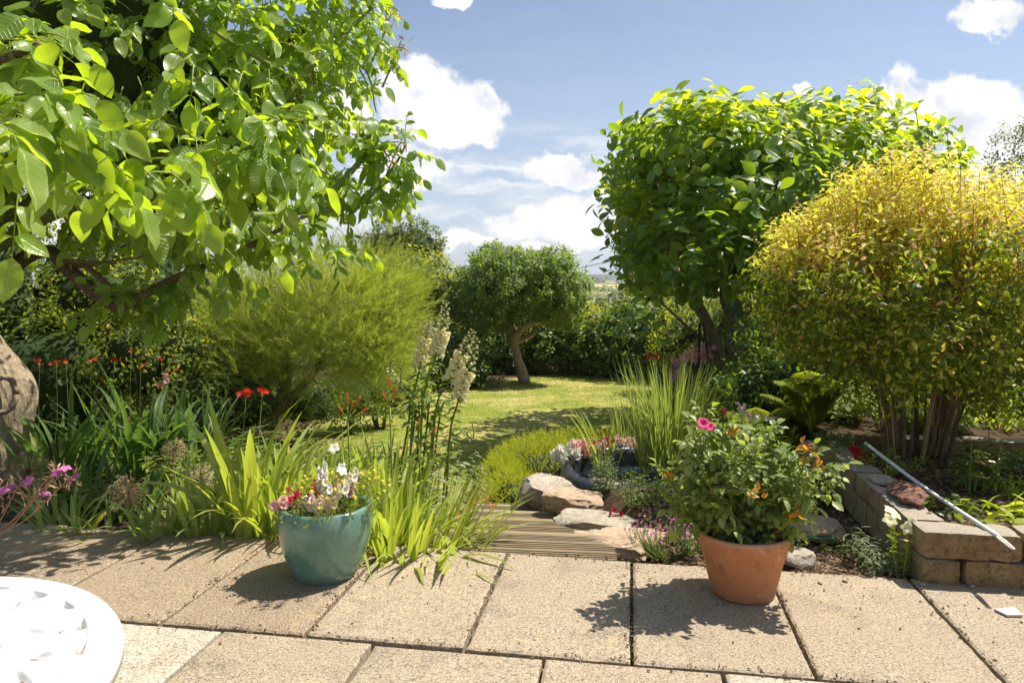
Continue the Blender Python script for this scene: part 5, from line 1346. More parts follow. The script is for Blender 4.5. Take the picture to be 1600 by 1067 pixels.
def roof_house():
    c = P(708, 436, 60); root = thing('house', 'distant house with a brown pitched roof between the tree crowns', 'house', (c.x, c.y, gh(c.x, c.y)))
    z0 = gh(c.x, c.y); M['render'] = simple('house_render', (.45, .42, .36), (.52, .48, .42), 5, .9); M['tiles'] = simple('roof_tiles', (.30, .20, .14), (.40, .29, .20), 3, .9)
    MB().box((c.x, c.y, (z0+1.2)/2), (4, 5, 1.2-z0)).build('wall', M['render'], root, False)
    mb = MB(); x0, x1 = c.x-2.2, c.x+2.2; y0, y1 = c.y-2.7, c.y+2.7
    mb.add([(x0, y0, 1.2), (x1, y0, 1.2), (x1, y1, 1.2), (x0, y1, 1.2), (x0, c.y, 2.0), (x1, c.y, 2.0)], [(0, 1, 5, 4), (3, 4, 5, 2), (0, 4, 3), (1, 2, 5), (0, 3, 2, 1)]); mb.build('roof', M['tiles'], root, False)
    MB().box((c.x+.8, c.y, 2.1), (.4, .4, .6)).build('chimney', M['tiles'], root, False)
roof_house()
def bare_tree():
    b = P(712, 450, 24); b.z = gh(b.x, b.y); root = thing('bare_tree', 'thin leafless twiggy tree against the sky left of the apple tree', 'tree', b); r = random.Random(9); mb = MB()
    top = P(712, 428, 24)
    mb.tube([b, b.lerp(top, .7)], [.07, .04], 7); mb.build('trunk', M['bark_grey'], root); tw = MB()
    for i in range(40):
        a = b.lerp(top, r.uniform(.6, .95)); t = a+Vector((r.uniform(-.45, .45), r.uniform(-.3, .3), r.uniform(.1, .5))); tw.tube([a, (a+t)/2+rdir(r)*.05, t], [.012, .008, .004], 4)
    tw.build('twig', M['bark_grey'], root, kind='stuff')
bare_tree()
def posts():
    M['post'] = simple('weathered_timber', (.22, .18, .14), (.32, .28, .23), 12, .85)
    M['rust'] = simple('brown_timber_pole', (.16, .085, .05), (.24, .14, .09), 6, .85)
    b = P(983, 500, 24); z = gh(b.x, b.y); root = thing('utility_pole', 'brown timber utility pole beside the round-headed tree with a wire', 'pole', (b.x, b.y, z))
    mb = MB(); mb.tube([Vector((b.x, b.y, z)), Vector((b.x, b.y, 2.2))], [.11, .09], 10); mb.build('pole', M['rust'], root)
    mb = MB(); a = Vector((b.x, b.y, 2.1)); e = Vector((b.x-8, b.y+40, 1.1)); mb.tube(spline([a, (a+e)/2-Vector((0, 0, .3)), e], 6), .012, 5); mb.build('wire', M['darkmetal'], root)
    b = P(953, 480, 26); z = gh(b.x, b.y); root = thing('field_post', 'thin grey post standing in the scrub beyond the hedge', 'post', (b.x, b.y, z))
    mb = MB(); mb.tube([Vector((b.x, b.y, z)), P(953, 462, 26)], .05, 8); mb.build('post', M['post'], root)
    mb = MB(); mb.box(P(953, 462, 26), (.16, .1, .08)); mb.build('cap', M['post'], root, False)
M['darkmetal'] = simple('dark_metal', (.012, .012, .012), (.03, .03, .03), 20, .5)
posts()
# wooded rise and buildings far away
def far():
    root = thing('far_shed', 'long pale shed roof on the far side of the fields', 'building', tuple(P(972, 441, 900)))
    c = P(972, 442.5, 900); M['pale'] = simple('pale_sheet', (.5, .55, .62), (.6, .64, .7), 1, .7)
    MB().box(c, (16, 20, 4)).build('wall', M['render'], root, False)
    mb = MB(); mb.add([(c.x-9, c.y-11, c.z+2), (c.x+9, c.y-11, c.z+2), (c.x+9, c.y+11, c.z+2), (c.x-9, c.y+11, c.z+2), (c.x-9, c.y, c.z+5), (c.x+9, c.y, c.z+5)], [(0, 1, 5, 4), (3, 4, 5, 2), (0, 4, 3), (1, 2, 5), (0, 3, 2, 1)]); mb.build('roof', M['pale'], root, False)
    r = random.Random(4); mb = MB()
    root = None
    lv = Leaves(); base = P(940, 446, 520); base.z = -2.6; root = thing('far_woodland', 'line of dark trees and hedgerows crossing the far fields', 'woodland', base); root['kind'] = 'stuff'
    for i in range(900):
        x = r.uniform(-500, 500); y = r.choice((430, 450, 640, 860))+r.gauss(0, 5); s = r.uniform(1.2, 2.6)*(y/500)
        if y < 480 and not (x*.5) % 60 < 22: continue
        p = Vector((x, y, gh(x, y)+s*.4))
        for k in range(5): lv.add('small', M['darktree'], frame(p+rdir(r)*s*.5, rdir(r), rdir(r), s*1.3), s, 'leaf', 0)
    lv.finish(root, 0)
far()

# ------------------------------------------------------------------ strap-leaved plants on the left
g0 = lambda px, py, z=-.04: (lambda p: Vector((p.x, p.y, gh(p.x, p.y))))(G(px, py, z))
ICL = [(105, 826, .40, 30, 'iris', 'short broad-bladed iris clump nearest the pink flowers'), (175, 838, .34, 20, 'iris', 'low iris clump beside the large dry allium head'), (250, 838, .40, 34, 'iris', 'iris clump with yellowing blades leaning over the terrace edge'),
       (325, 836, .44, 36, 'iris', 'upright pale iris clump left of the teal pot and close to the slabs'), (300, 800, .46, 34, 'iris', 'iris clump in the second row behind the yellowing one'), (215, 790, .44, 30, 'iris_dark', 'iris clump half shaded behind the dry allium head'),
       (140, 775, .48, 30, 'iris_dark', 'dark iris clump growing in shade right of the walnut trunk')]
for i, (px, py, ln, n, mt, lab) in enumerate(ICL):
    clump('iris_clump', lab, 'iris', g0(px, py), n, ln*(.95 if mt == 'iris' else .92), 'iris', M[mt], .13, .55, 100+i, 'iris clumps in the left bed')
clump('tall_iris', 'tall broad-bladed lime green clump with kinked leaves left of the teal pot', 'iris', g0(395, 838), 50, .84, 'iris', M['lily'], .12, .34, 120, wscale=.85)
clump('crocosmia_leaves', 'fine lime strap-leaved clump just behind the teal pot', 'daylily', g0(455, 826), 130, .58, 'strap', M['lily'], .24, .5, 121, wscale=1.2)
clump('daylily_clump', 'huge arching daylily clump right of the teal pot spilling over the steps', 'daylily', g0(632, 852)+Vector((-.02, .03, 0)), 300, .90, 'strap', M['lily'], .19, .44, 122, dirbias=-.6, wscale=1.05, nmax=300)
clump('daylily_clump', 'outermost daylily clump with leaves hanging over the deck steps', 'daylily', g0(640, 852)+Vector((0, .14, 0)), 220, .78, 'strap', M['lily'], .13, .34, 129, dirbias=2.6, wscale=1.05, nmax=260)
clump('daylily_clump', 'daylily clump arching low over the terrace edge behind the teal pot', 'daylily', g0(602, 848)+Vector((0, .06, 0)), 150, .70, 'strap', M['lily'], .14, .60, 128, wscale=1.15)
clump('daylily_clump', 'pale daylily clump seen above the flowers of the teal pot', 'daylily', on(-1.05, 4.3), 150, .52, 'strap', M['lily'], .22, .60, 123, wscale=1.2)
clump('daylily_clump', 'daylily clump between the teal pot and the cream flower spikes', 'daylily', on(-.78, 4.55), 120, .56, 'strap', M['lily'], .18, .6, 124, wscale=1.2)
clump('shade_iris', 'tall dark sword-leaved clump with red flowers in the shade by the hedge', 'iris', on(-3.05, 6.0), 60, .95, 'iris', M['iris_dark'], .35, .45, 125, wscale=.7)
clump('shade_iris', 'dark sword-leaved clump directly right of the walnut trunk', 'iris', on(-3.45, 5.55), 40, .85, 'iris', M['iris_dark'], .25, .45, 126, wscale=.75)
clump('shade_iris', 'dark sword-leaved clump below the pink gladiolus flowers', 'iris', on(-2.65, 6.0), 46, .80, 'iris', M['iris_dark'], .25, .45, 127, wscale=.7)
# leafy plants filling the bed between
FILL = [(80, 800, .22, .22, 'peony', 'leafy peony foliage at the foot of the walnut tree', .085), (145, 800, .24, .22, 'herb', 'bright lance-leaved plant left of the large dry allium head', .085), (335, 760, .32, .30, 'peony', 'leafy plant behind the pale irises', .08), (270, 745, .34, .30, 'herb', 'yellow-green leafy plant around the rear dry allium heads', .075),
        (400, 745, .42, .30, 'peony', 'dark leafy peony behind the lime iris clump', .10), (215, 715, .34, .34, 'peony', 'shaded leafy plant in the middle of the left bed', .09), (330, 700, .40, .38, 'peony', 'wide mound of pointed leaves at the back of the left bed', .095), (500, 740, .34, .30, 'herb', 'leafy plant with grey-green leaves below the orange buds', .08),
        (150, 720, .36, .34, 'peony', 'dark leafy plant beside the walnut trunk base', .09), (560, 730, .32, .30, 'peony', 'bushy leaves beneath the orange daylily buds', .085)]
for i, (px, py, h, sp, mt, lab, ls) in enumerate(FILL):
    q = GP(px, py+8)
    herb('leafy_plant', lab, 'plant', on(q.x, q.y), 26, h, sp, 'broad', ls*1.15, mt, 11, 'green_stem', seed=200+i, group='leafy plants filling the left bed', nmax=60, rad=.003)
# dry allium heads
def allium(px, py, Y, R, lab, i):
    c = P(px, py, Y); r = random.Random(300+i); root = thing('allium_seedhead', lab, 'seed head', (c.x, c.y, gh(c.x, c.y)), 'dry allium seed heads')
    mb = MB(); mb.tube(spline([Vector((c.x+.02, c.y, gh(c.x, c.y))), c-Vector((0, 0, .1)), c], 4), .004, 6); mb.build('stem', M['dry'], root)
    mb = MB()
    for k in range(150):
        d = rdir(r); e = c+d*R*r.uniform(.75, 1.05); mb.tube([c, e], [.0011, .0009], 3)
        for _ in range(3): f = rdir(r)*.010; s = rdir(r)*.0035; mb.add([e, e+f+s, e+f*1.2-s], [(0, 1, 2)])
    mb.build('seed_rays', M['dry'], root, kind='stuff')
for i, a in enumerate(((45, 738, 4.3, .13, 'brown dry allium head at the foot of the walnut trunk'), (200, 772, 4.05, .115, 'largest straw-coloured allium head nearest the terrace'), (272, 703, 4.9, .085, 'small dry allium head farthest back in the bed'), (312, 748, 4.5, .10, 'dry allium head right of the largest one'))): allium(*a, i)
# pink flowers on wiry stems at the left edge
def lychnis():
    b = P(-60, 850, 3.35); root = thing('pink_campion', 'wiry pink-stemmed plant with magenta flowers leaning in at the left edge', 'flower', b); r = random.Random(5); lv = Leaves(); mb = MB()
    for (px, py, Y) in ((103, 735, 3.3), (90, 742, 3.3), (45, 755, 3.25), (5, 770, 3.2), (20, 765, 3.3), (70, 775, 3.3), (118, 748, 3.35), (-10, 745, 3.2)):
        t = P(px, py, Y); sp = spline([b, b.lerp(t, .5)+Vector((0, 0, -.06)), t-Vector((.05, 0, .02)), t], 6); mb.tube(sp, taper(.0035, .0018, len(sp)), 5)
        lv.add('flower5', M['purple'], frame_up(t+Vector((0, -.005, .01)), Vector((.1, -.6, 1))+rdir(r)*.4, .026, r.random()*6), .05, 'flower')
        for k in range(16):
            p = sp[-r.randrange(2, 10)]; s = r.uniform(.02, .045); mb2 = rdir(r); e = p+mb2*.035; mb.tube([p, e], .0015, 4)
            lv.add('narrow', M['pinkstem'], frame(e, mb2+Vector((0, 0, -.3)), rdir(r), s), s, 'bud', 1)
    mb.build('stem', M['pinkstem'], root); lv.finish(root, 60, 10)
lychnis()
def flowerheads(name, label, cat, pts, base, key, mat, s, n=8, sp=.03, stem='green_stem', group=None, seed=1, rad=.003, buds=None):
    root = thing(name, label, cat, base, group); r = random.Random(seed); lv = Leaves(); mb = MB()
    for t in pts:
        t = Vector(t); b = Vector(base)+rdir(r)*.05; b.z = base[2]; q = spline([b, b.lerp(t, .5)+rdir(r)*.04, t], 6); mb.tube(q, taper(rad, rad*.6, len(q)), 5)
        for k in range(n):
            off = Vector((r.gauss(0, sp), r.gauss(0, sp), r.gauss(0, sp*.7)))
            lv.add(key, M[mat], frame_up(t+off, rdir(r)+Vector((0, -.5, .7)), s*r.uniform(.7, 1.15), r.random()*6), s*2, 'flower')
    mb.build('stem', M[stem], root); lv.finish(root, 60, 8)
    return root
flowerheads('red_crocosmia', 'two scarlet flower heads on bent stems above the lime iris clump', 'flower', [P(385, 612, 4.6), P(410, 612, 4.6)], g0(370, 800), 'star', 'red', .018, 14, .018)
for i, (px, py) in enumerate(((62, 565), (88, 566), (103, 565), (142, 563), (180, 562), (205, 549), (252, 560), (272, 580), (220, 572))):
    t = P(px, py, 5.9); flowerheads('shade_crocosmia', ['scarlet flower at the left end of the row in the shade', 'scarlet flower second from the left in the shade', 'small scarlet flower third from the left in the shade', 'scarlet flower on its own in front of the darkest hedge', 'double scarlet flower above the dark sword leaves', 'highest scarlet flower in the shade', 'scarlet flower by the sunlit shrub', 'brightest scarlet flower just above the pink gladiolus', 'low scarlet flower in front of the sunlit shrub'][i], 'flower', [t], on(t.x, t.y), 'star', 'red', .013, 6, .018, seed=i, group='scarlet flowers in the shade')
flowerheads('pink_gladiolus', 'pink gladiolus spike in the shaded left bed', 'flower', [P(258, 592, 5.6), P(252, 600, 5.6), P(263, 585, 5.6)], on(-2.65, 5.6), 'ruffle', 'pink', .028, 3, .02)
def lilybuds(pts, lab, i):
    t0 = P(*pts[0]); root = thing('daylily_stalk', lab, 'flower', on(t0.x, t0.y), 'daylily stalks with orange buds'); r = random.Random(i); mb = MB(); lv = Leaves()
    b = on(t0.x+.03, t0.y); hub = t0-Vector((0, 0, .10))
    mb.tube(spline([b, b.lerp(hub, .5), hub], 5), .005, 6)
    for k, p in enumerate(pts):
        t = P(*p); mb.tube([hub, t-Vector((0, 0, .03))], .003, 5)
        d = (t-hub).normalized(); lv.add('rosebud', M['orange'], frame_up(t-d*.02, d, (.016, .016, .075)), .07, 'bud')
        lv.add('rosebud', M['lily'], frame_up(t-d*.03, d, (.010, .010, .03)), .04, 'bud')
    mb.build('stem', M['lime_stem'], root); lv.finish(root, 20, 5)
lilybuds([(543, 628, 4.1), (556, 632, 4.1), (562, 645, 4.1), (548, 640, 4.1), (536, 645, 4.1)], 'daylily stalk with a fan of orange buds above the potted flowers', 1)
lilybuds([(609, 608, 4.2), (615, 618, 4.2), (604, 625, 4.2)], 'taller daylily stalk with one fat orange bud', 2)
lilybuds([(655, 668, 4.2), (672, 678, 4.2)], 'daylily stalk with faded peach trumpet low by the cream spikes', 3)
# hollyhock-like cream spikes
def cream_spike(base, pts, r0, n, lab, i, mat='cream', fs=.037, buds=True):
    r = random.Random(400+i); root = thing('cream_flower_spike', lab, 'flower', base, 'tall cream flower spikes'); sp = spline([base]+pts, 8); mb = MB(); mb.tube(sp, taper(.008, .004, len(sp)), 7); mb.build('stem', M['green_stem'], root); lv = Leaves()
    m = len(sp); k0 = int(m*.52)
    for k in range(n):
        t = k/n; f = k0+t*(m-1-k0); j = min(m-2, int(f)); pos = sp[j].lerp(sp[j+1], f-j); d = (sp[j+1]-sp[j]).normalized()
        th = k*2.4; side = Matrix.Rotation(th, 3, d) @ d.orthogonal().normalized(); side = (side+Vector((-.1, -.5, 0))).normalized()
        if t < .52: lv.add('bell', M[mat], frame_up(pos+side*.012, side+Vector((0, 0, -.2)), fs*r.uniform(.85, 1.15), r.random()*6), .06, 'flower')
        else: lv.add('budball', M['bud'], frame_up(pos+side*.022*(1.5-t), side+Vector((0, 0, .3)), fs*1.0*(1.5-t), 0), .03, 'bud')
    for k in range(26):
        j = int(m*(.12+.45*k/26)); th = k*2.4; s = r.uniform(.06, .10); lv.add('broad', M['peony'], frame(sp[j], Vector((math.cos(th), math.sin(th), .1)), Vector((0, 0, 1)), s), s, 'leaf')
    lv.finish(root, 70, 8)
bs = g0(660, 770); bx = on(-.62, 4.75)
cream_spike(bx, [P(660, 640, 4.7), P(680, 560, 4.6), P(690, 520, 4.6), P(697, 470, 4.6)], 0, 54, 'tallest cream flower spike with the fullest flowers', 1)
cream_spike(bx+Vector((-.08, .05, 0)), [P(645, 640, 4.8), P(655, 580, 4.7), P(665, 530, 4.7), P(672, 500, 4.7)], 0, 44, 'cream flower spike left of the tallest', 2)
cream_spike(bx+Vector((.06, .1, 0)), [P(680, 650, 4.7), P(700, 600, 4.7), P(722, 555, 4.7), P(740, 515, 4.7)], 0, 44, 'slanting cream flower spike right of the tallest', 3)
cream_spike(bx+Vector((.18, -.05, 0)), [P(702, 690, 4.5), P(715, 630, 4.5), P(730, 580, 4.5), P(745, 527, 4.5)], 0, 50, 'rightmost cream flower spike against the lawn', 4)
for i, (px, py, b_) in enumerate(((612, 560, -.8), (628, 575, -.75), (650, 560, -.7), (668, 590, -.66), (640, 600, -.7), (705, 600, -.6), (685, 620, -.62), (738, 660, -.5))):
    cream_spike(on(b_, 4.9), [P((px+670)/2, (py+700)/2, 4.9), P(px, py+25, 4.9), P(px, py, 4.9)], 0, 22, ['small cream spike standing before the feathery tree', 'short cream spike second from the left', 'half-open small cream spike below the left tall one', 'small cream spike under the tallest one', 'shortest cream spike hidden in leaves', 'small cream spike between the two slanting ones', 'low cream side shoot among the leaves', 'drooping seed spike over the shaded lawn'][i], 10+i, 'bud' if i % 2 else 'cream', .013)
herb('hollyhock_foliage', 'grey-green leafy mass at the base of the cream flower spikes', 'plant', bx, 44, .78, .42, 'broad', .085, 'silver', 16, 'green_stem', seed=450, nmax=140, rad=.004, flower='budball', fmat='bud', fsize=.012, fn=3, up=(.08, 0))

# ------------------------------------------------------------------ plants in the teal pot
tz = Vector((TP.x, TP.y, .275))
herb('yellow_bidens', 'frothy fine-leaved plant with tiny yellow flowers in the teal pot', 'flower', tz+Vector((.05, -.02, 0)), 110, .19, .25, 'narrow', .032, 'herb', 18, 'lime_stem', 'daisy', 'yellow', .009, 1, seed=501, nmax=0, rad=.0014, bend=.9, fnmax=0, up=(.25, 0))
herb('pink_snapdragon', 'pale pink snapdragons in the middle of the teal pot', 'flower', tz+Vector((-.01, -.09, 0)), 5, .14, .07, 'small', .028, 'herb', 9, 'green_stem', 'ruffle', 'palepink', .021, 9, 'spike', seed=502, rad=.002)
herb('pink_snapdragon', 'bright pink snapdragon at the back right of the teal pot', 'flower', tz+Vector((.07, .04, 0)), 4, .20, .06, 'small', .028, 'herb', 9, 'green_stem', 'ruffle', 'pink', .021, 9, 'spike', seed=503, rad=.002)
herb('white_snapdragon', 'creamy white flowers crowning the teal pot', 'flower', tz+Vector((.04, .03, 0)), 6, .24, .12, 'small', .028, 'herb', 8, 'green_stem', 'ruffle', 'white', .023, 7, 'spike', seed=504, rad=.002)
herb('white_petunia', 'white ruffled bloom held highest above the teal pot', 'flower', tz+Vector((.03, .0, 0)), 3, .31, .05, 'narrow', .03, 'herb', 6, 'green_stem', 'flower5', 'white', .028, 1, seed=505, rad=.002)
herb('crimson_fuchsia', 'crimson flowers on the left side of the teal pot', 'flower', tz+Vector((-.11, -.0, 0)), 9, .16, .09, 'small', .035, 'herb', 8, 'red_stem', 'star', 'crimson', .027, 2, seed=506, rad=.002)
herb('pink_geranium', 'coral pink flowers hanging at the left rim of the teal pot', 'flower', tz+Vector((-.13, -.06, 0)), 5, .07, .08, 'small', .035, 'herb', 7, 'red_stem', 'ruffle', 'pink', .022, 5, seed=507, rad=.002)
herb('dark_trailing_plant', 'dark small-leaved plant at the front rim of the teal pot', 'plant', tz+Vector((-.05, -.11, 0)), 44, .08, .14, 'small', .028, 'peony', 9, 'green_stem', seed=508, nmax=30, rad=.0016)

# ------------------------------------------------------------------ the rose
def rose():
    z0 = RP+Vector((0, 0, .225)); root = thing('rose_bush', 'bushy red rose with blotched leaves growing in the terracotta pot', 'rose', z0); r = random.Random(60); lv = Leaves(); mb = MB(); ym = MB()
    def rleaf(p, d, s):
        d = (d+Vector((0, 0, .1))).normalized(); L = s*1.9; q = [p, p+d*L*.5+Vector((0, 0, .004)), p+d*L+Vector((0, 0, -.01))]; mb.tube(q, [.0016, .0013, .001], 4)
        sd = d.cross(Vector((0, 0, 1))); sd = sd.normalized() if sd.length > .1 else Vector((1, 0, 0))
        for k in range(5):
            t = 1 if k == 4 else (.5 if k < 2 else .82); pos = q[0].lerp(q[2], t); ax = d if k == 4 else d*.45+sd*(1 if k % 2 else -1)
            ax = (ax+Vector((0, 0, -.2))+rdir(r)*.2).normalized(); ss = s*r.uniform(.8, 1.12)*(1.15 if k == 4 else .85)
            lv.add(r.choice(('rose', 'rose2')), M['rose'], frame(pos, ax, Vector((0, -.15, 1))+rdir(r)*.45, ss), ss, 'leaf', .8+.4*(p.y < 3.1))
    tips = [P(1100, 655, 3.15), P(1130, 660, 3.05), P(1085, 680, 3.0), P(1200, 680, 3.1), P(1160, 680, 3.3), P(1225, 710, 3.1), P(1180, 710, 2.95), P(1120, 700, 3.25), P(1240, 740, 3.2), P(1090, 720, 3.1), P(1150, 720, 2.95), P(1210, 760, 3.0), P(1110, 760, 2.95), P(1045, 745, 3.05), P(1262, 710, 3.0), P(1290, 730, 2.95), P(1255, 790, 2.95), P(1140, 690, 3.1), P(1190, 740, 3.3), P(1075, 750, 3.2), P(1100, 790, 3.0), P(1190, 665, 3.2)]
    for i, t in enumerate(tips):
        a = z0+Vector((r.uniform(-.05, .05), r.uniform(-.05, .05), -.01)); side = abs(t.x-z0.x) > .28
        mid = a.lerp(t, .5)+Vector(((t.x-a.x)*.18, 0, -.07 if side else .0))+rdir(r)*.02
        sp = spline([a, mid, t], 7); (mb if i % 4 else ym).tube(sp, taper(.006 if not side else .0065, .0028, len(sp)), 6)
        n = len(sp)
        for k in range(3, n):
            for _ in range(2 if k < 6 else 3 if k < n-1 else 4): rleaf(sp[k], rdir(r)+Vector((0, 0, .15)), .040*r.uniform(.8, 1.2))
    for (px, py, Y) in ((1050, 742, 3.05), (1262, 705, 3.0), (1275, 730, 2.95), (1180, 770, 2.85), (1145, 670, 3.0), (1240, 800, 2.9), (1255, 700, 3.0)):
        for k in range(7): s = .033*r.uniform(.6, 1.2); lv.add('rose2', M['rose_young'], frame(P(px, py, Y)+rdir(r)*.025, rdir(r), rdir(r), s), s, 'young_leaf', 1.2)
    for (px, py, Y, s) in ((1098, 664, 3.0, .030), (1108, 668, 3.0, .025)):
        lv.add('ruffle', M['magenta'], frame_up(P(px, py, Y), Vector((0, -.7, .7)), s), .08, 'flower')
    lv.add('rosebud', M['crimson'], frame_up(P(1131, 650, 3.0), Vector((0, -.1, 1)), (.014, .014, .034)), .04, 'bud')
    lv.add('rosebud', M['crimson'], frame_up(P(1258, 702, 3.0), Vector((0, -.1, 1)), (.014, .014, .02)), .03, 'bud')
    mb.build('stem', M['green_stem'], root); ym.build('red_cane', M['red_stem'], root); lv.finish(root, 260, 10)
rose()

# ------------------------------------------------------------------ around the pond and rockery
def heath():
    c = Vector((.16, 6.55, gh(.16, 6.5))); root = thing('lime_heath', 'mound of feathery lime green heath beside the pond rocks', 'shrub', c); lv = Leaves(); r = random.Random(3)
    lobes = [((.34, 6.75, -.42), (.58, .45, .36)), ((.02, 6.15, -.50), (.22, .34, .28)), ((.75, 7.1, -.34), (.55, .36, .26)), ((-.08, 6.5, -.5), (.22, .4, .3))]
    for i in range(6500):
        cc, rad = r.choices(lobes, [4, 1.4, 2, 1.2])[0]; d = rdir(r); d.z = abs(d.z)*.9 if r.random() < .8 else d.z; q = 1-.35*r.random()**1.5
        p = Vector(cc)+Vector((d.x*rad[0], d.y*rad[1], d.z*rad[2]))*q*(1+.16*noise.noise(Vector(cc)+d*3)); s = r.uniform(.045, .085)
        lv.add('heath%d' % r.randrange(4), M['conifer'], frame(p, Vector((d.x*.8, d.y*.8, .6))+rdir(r)*.45, rdir(r), s), s, 'needle_spray', .01)
    core(lobes, .42, root); lv.finish(root, 0)
heath()
SN = [(888, 722, 6.35, 'white', 'white snapdragon at the left end of the pond'), (903, 728, 6.3, 'pink', 'salmon pink snapdragon behind the thin rock'), (915, 722, 6.35, 'palepink', 'pale pink snapdragon between the salmon and magenta ones'), (932, 716, 6.6, 'magenta', 'magenta snapdragon left of the pond iris'), (947, 714, 6.7, 'magenta', 'magenta snapdragon right of the pond iris'),
      (955, 706, 6.8, 'white', 'white snapdragon behind the pond'), (968, 702, 6.9, 'palepink', 'blush snapdragon behind the pond'), (983, 699, 7.0, 'pink', 'coral snapdragon behind the coping rock'), (1002, 696, 7.1, 'white', 'creamy snapdragon beside the reeds')]
for i, (px, py, Y, c, lab) in enumerate(SN):
    t = GP(px, py+19); herb('snapdragon', lab, 'flower', on(t.x, t.y), 8, .20, .13, 'small', .035, 'herb', 10, 'green_stem', 'ruffle', c, .027, 10, 'spike', seed=600+i, group='snapdragons along the back of the pond', rad=.003, nmax=20, fnmax=30)
clump('pond_iris', 'upright pale yellow flag iris standing in the pond', 'iris', P(945, 745, 5.75), 15, .62, 'iris', M['lily'], .09, .16, 610, wscale=.62)
clump('reeds', 'tall dense clump of thin green reeds at the right of the pond', 'reeds', P(1050, 738, 5.6)+Vector((0, .1, 0)), 290, .90, 'reed', M['reed'], .24, .13, 611, wscale=1.25, nmax=200)
clump('rushes', 'sparser thin rushes left of the dense reeds against the lawn', 'reeds', P(985, 722, 6.3), 50, .80, 'reed', M['reed'], .20, .12, 612, wscale=.8, nmax=60)
clump('striped_reeds', 'broad pale striped reed blades in the middle of the reed clump', 'reeds', P(1055, 740, 5.45), 24, .92, 'strap', M['iris'], .12, .14, 613, wscale=.5)
HB = [('silver_plant', 'silver-leaved plant in front of the pond iris', 'plant', (942, 765, 5.1), 36, .28, .13, 'narrow', .045, 'silver', None, None, 0, 0),
      ('silver_plant', 'small grey plant above the big pitted boulder', 'plant', (878, 772, 5.3), 18, .20, .10, 'narrow', .04, 'silver', None, None, 0, 0),
      ('green_mound', 'bright green mound plant between the rocks', 'plant', (905, 803, 4.9), 60, .24, .17, 'narrow', .038, 'herb', None, None, 0, 0),
      ('carnation', 'spiky blue-green plant right of the crimson snapdragon', 'plant', (995, 812, 4.6), 34, .24, .15, 'narrow', .055, 'peony', None, None, 0, 0),
      ('crimson_snapdragon', 'crimson snapdragon growing between the flat rocks', 'flower', (950, 824, 4.4), 9, .27, .10, 'small', .035, 'herb', 'ruffle', 'crimson', .020, 5),
      ('purple_thyme', 'bushy mat plant dotted with small purple flowers at the terrace edge', 'flower', (1045, 868, 3.8), 90, .19, .22, 'narrow', .022, 'herb', 'daisy', 'purple', .008, 1),
      ('blue_alyssum', 'small plant with pale lilac flowers left of the terracotta pot', 'flower', (1092, 850, 3.75), 24, .12, .09, 'small', .03, 'herb', 'daisy', 'palepink', .008, 2),
      ('green_shoots', 'leafy shoots in the shadow between reeds and rose', 'plant', (1085, 800, 4.3), 24, .30, .18, 'small', .055, 'peony', None, None, 0, 0),
      ('small_seedling', 'tiny plant with purple flowers on the bare soil by the side wall', 'flower', (1315, 835, 4.0), 14, .07, .07, 'narrow', .025, 'herb', 'daisy', 'purple', .008, 1),
      ('soil_weed', 'small green weed on bare soil right of the rose pot', 'plant', (1305, 872, 3.75), 16, .07, .09, 'small', .022, 'herb', None, None, 0, 0),
      ('soil_weed', 'thin dark weed close behind the terracotta pot', 'plant', (1232, 862, 3.7), 14, .11, .07, 'narrow', .05, 'peony', None, None, 0, 0),
      ('wall_plant', 'dark sprawling plant at the foot of the side wall', 'plant', (1290, 770, 4.6), 34, .18, .20, 'small', .035, 'peony', None, None, 0, 0),
      ('wall_plant', 'tuft of thin leaves against the middle of the side wall', 'plant', (1345, 790, 4.3), 16, .18, .08, 'narrow', .05, 'silver', None, None, 0, 0),
      ('lavender', 'sprawling grey-green lavender seedling spilling on the slab corner', 'plant', (1390, 912, 3.5), 44, .19, .20, 'narrow', .07, 'silver', None, None, 0, 0)]
for i, (nm, lab, cat, (px, py, Y), n, h, sp, lf, ls, mt, fl, fm, fs, fn) in enumerate(HB):
    q = P(px, py, Y)
    herb(nm, lab, cat, on(q.x, q.y), n, h, sp, lf, ls, mt, 11 if n < 80 else 8, 'green_stem', fl, fm, fs, max(1, fn), 'spike' if fn > 3 else 'top', seed=630+i, rad=.0022, nmax=60, bend=.7)
# white petunia by the wall corner
q = on(1.80, 3.36)
herb('petunia', 'lime-leaved petunia with one white trumpet at the wall corner', 'flower', Vector((q.x, q.y, 0)), 7, .30, .07, 'small', .04, 'lime', 12, 'lime_stem', 'flower5', 'cream', .038, 1, seed=660, rad=.003)
# shrubby fern-like plants right of the reeds
def fern(base, n, L, lab, seed, lean=.6):
    root = thing('fern', lab, 'fern', base, 'ferns behind the rose'); r = random.Random(seed); lv = Leaves(); mb = MB()
    for i in range(n):
        th = 2*PI*i/n+r.uniform(-.2, .2); d = Vector((math.cos(th), math.sin(th), 0)); l = L*r.uniform(.75, 1.1)
        sp = spline([base, base+d*l*.18+Vector((0, 0, l*.5)), base+d*l*.45*lean*1.5+Vector((0, 0, l*.85)), base+d*l*.75*lean*1.5+Vector((0, 0, l*.92))], 7); mb.tube(sp, taper(.0035, .001, len(sp)), 4)
        for k in range(2, len(sp)-1):
            t = k/len(sp); dd = (sp[k+1]-sp[k]).normalized(); sd = dd.cross(Vector((0, 0, 1))).normalized(); w = l*.34*math.sin(PI*min(1, t*1.02+.08))
            for s_ in (-1, 1):
                for f in (0, .33, .66):
                    lv.add('narrow', M['fern'], frame(sp[k].lerp(sp[k+1], f), sd*s_+dd*.5, Vector((0, 0, 1)), (w*.85, w, w)), w, 'frond', 1)
    mb.build('stem', M['lime_stem'], root); lv.finish(root, 120, 10)
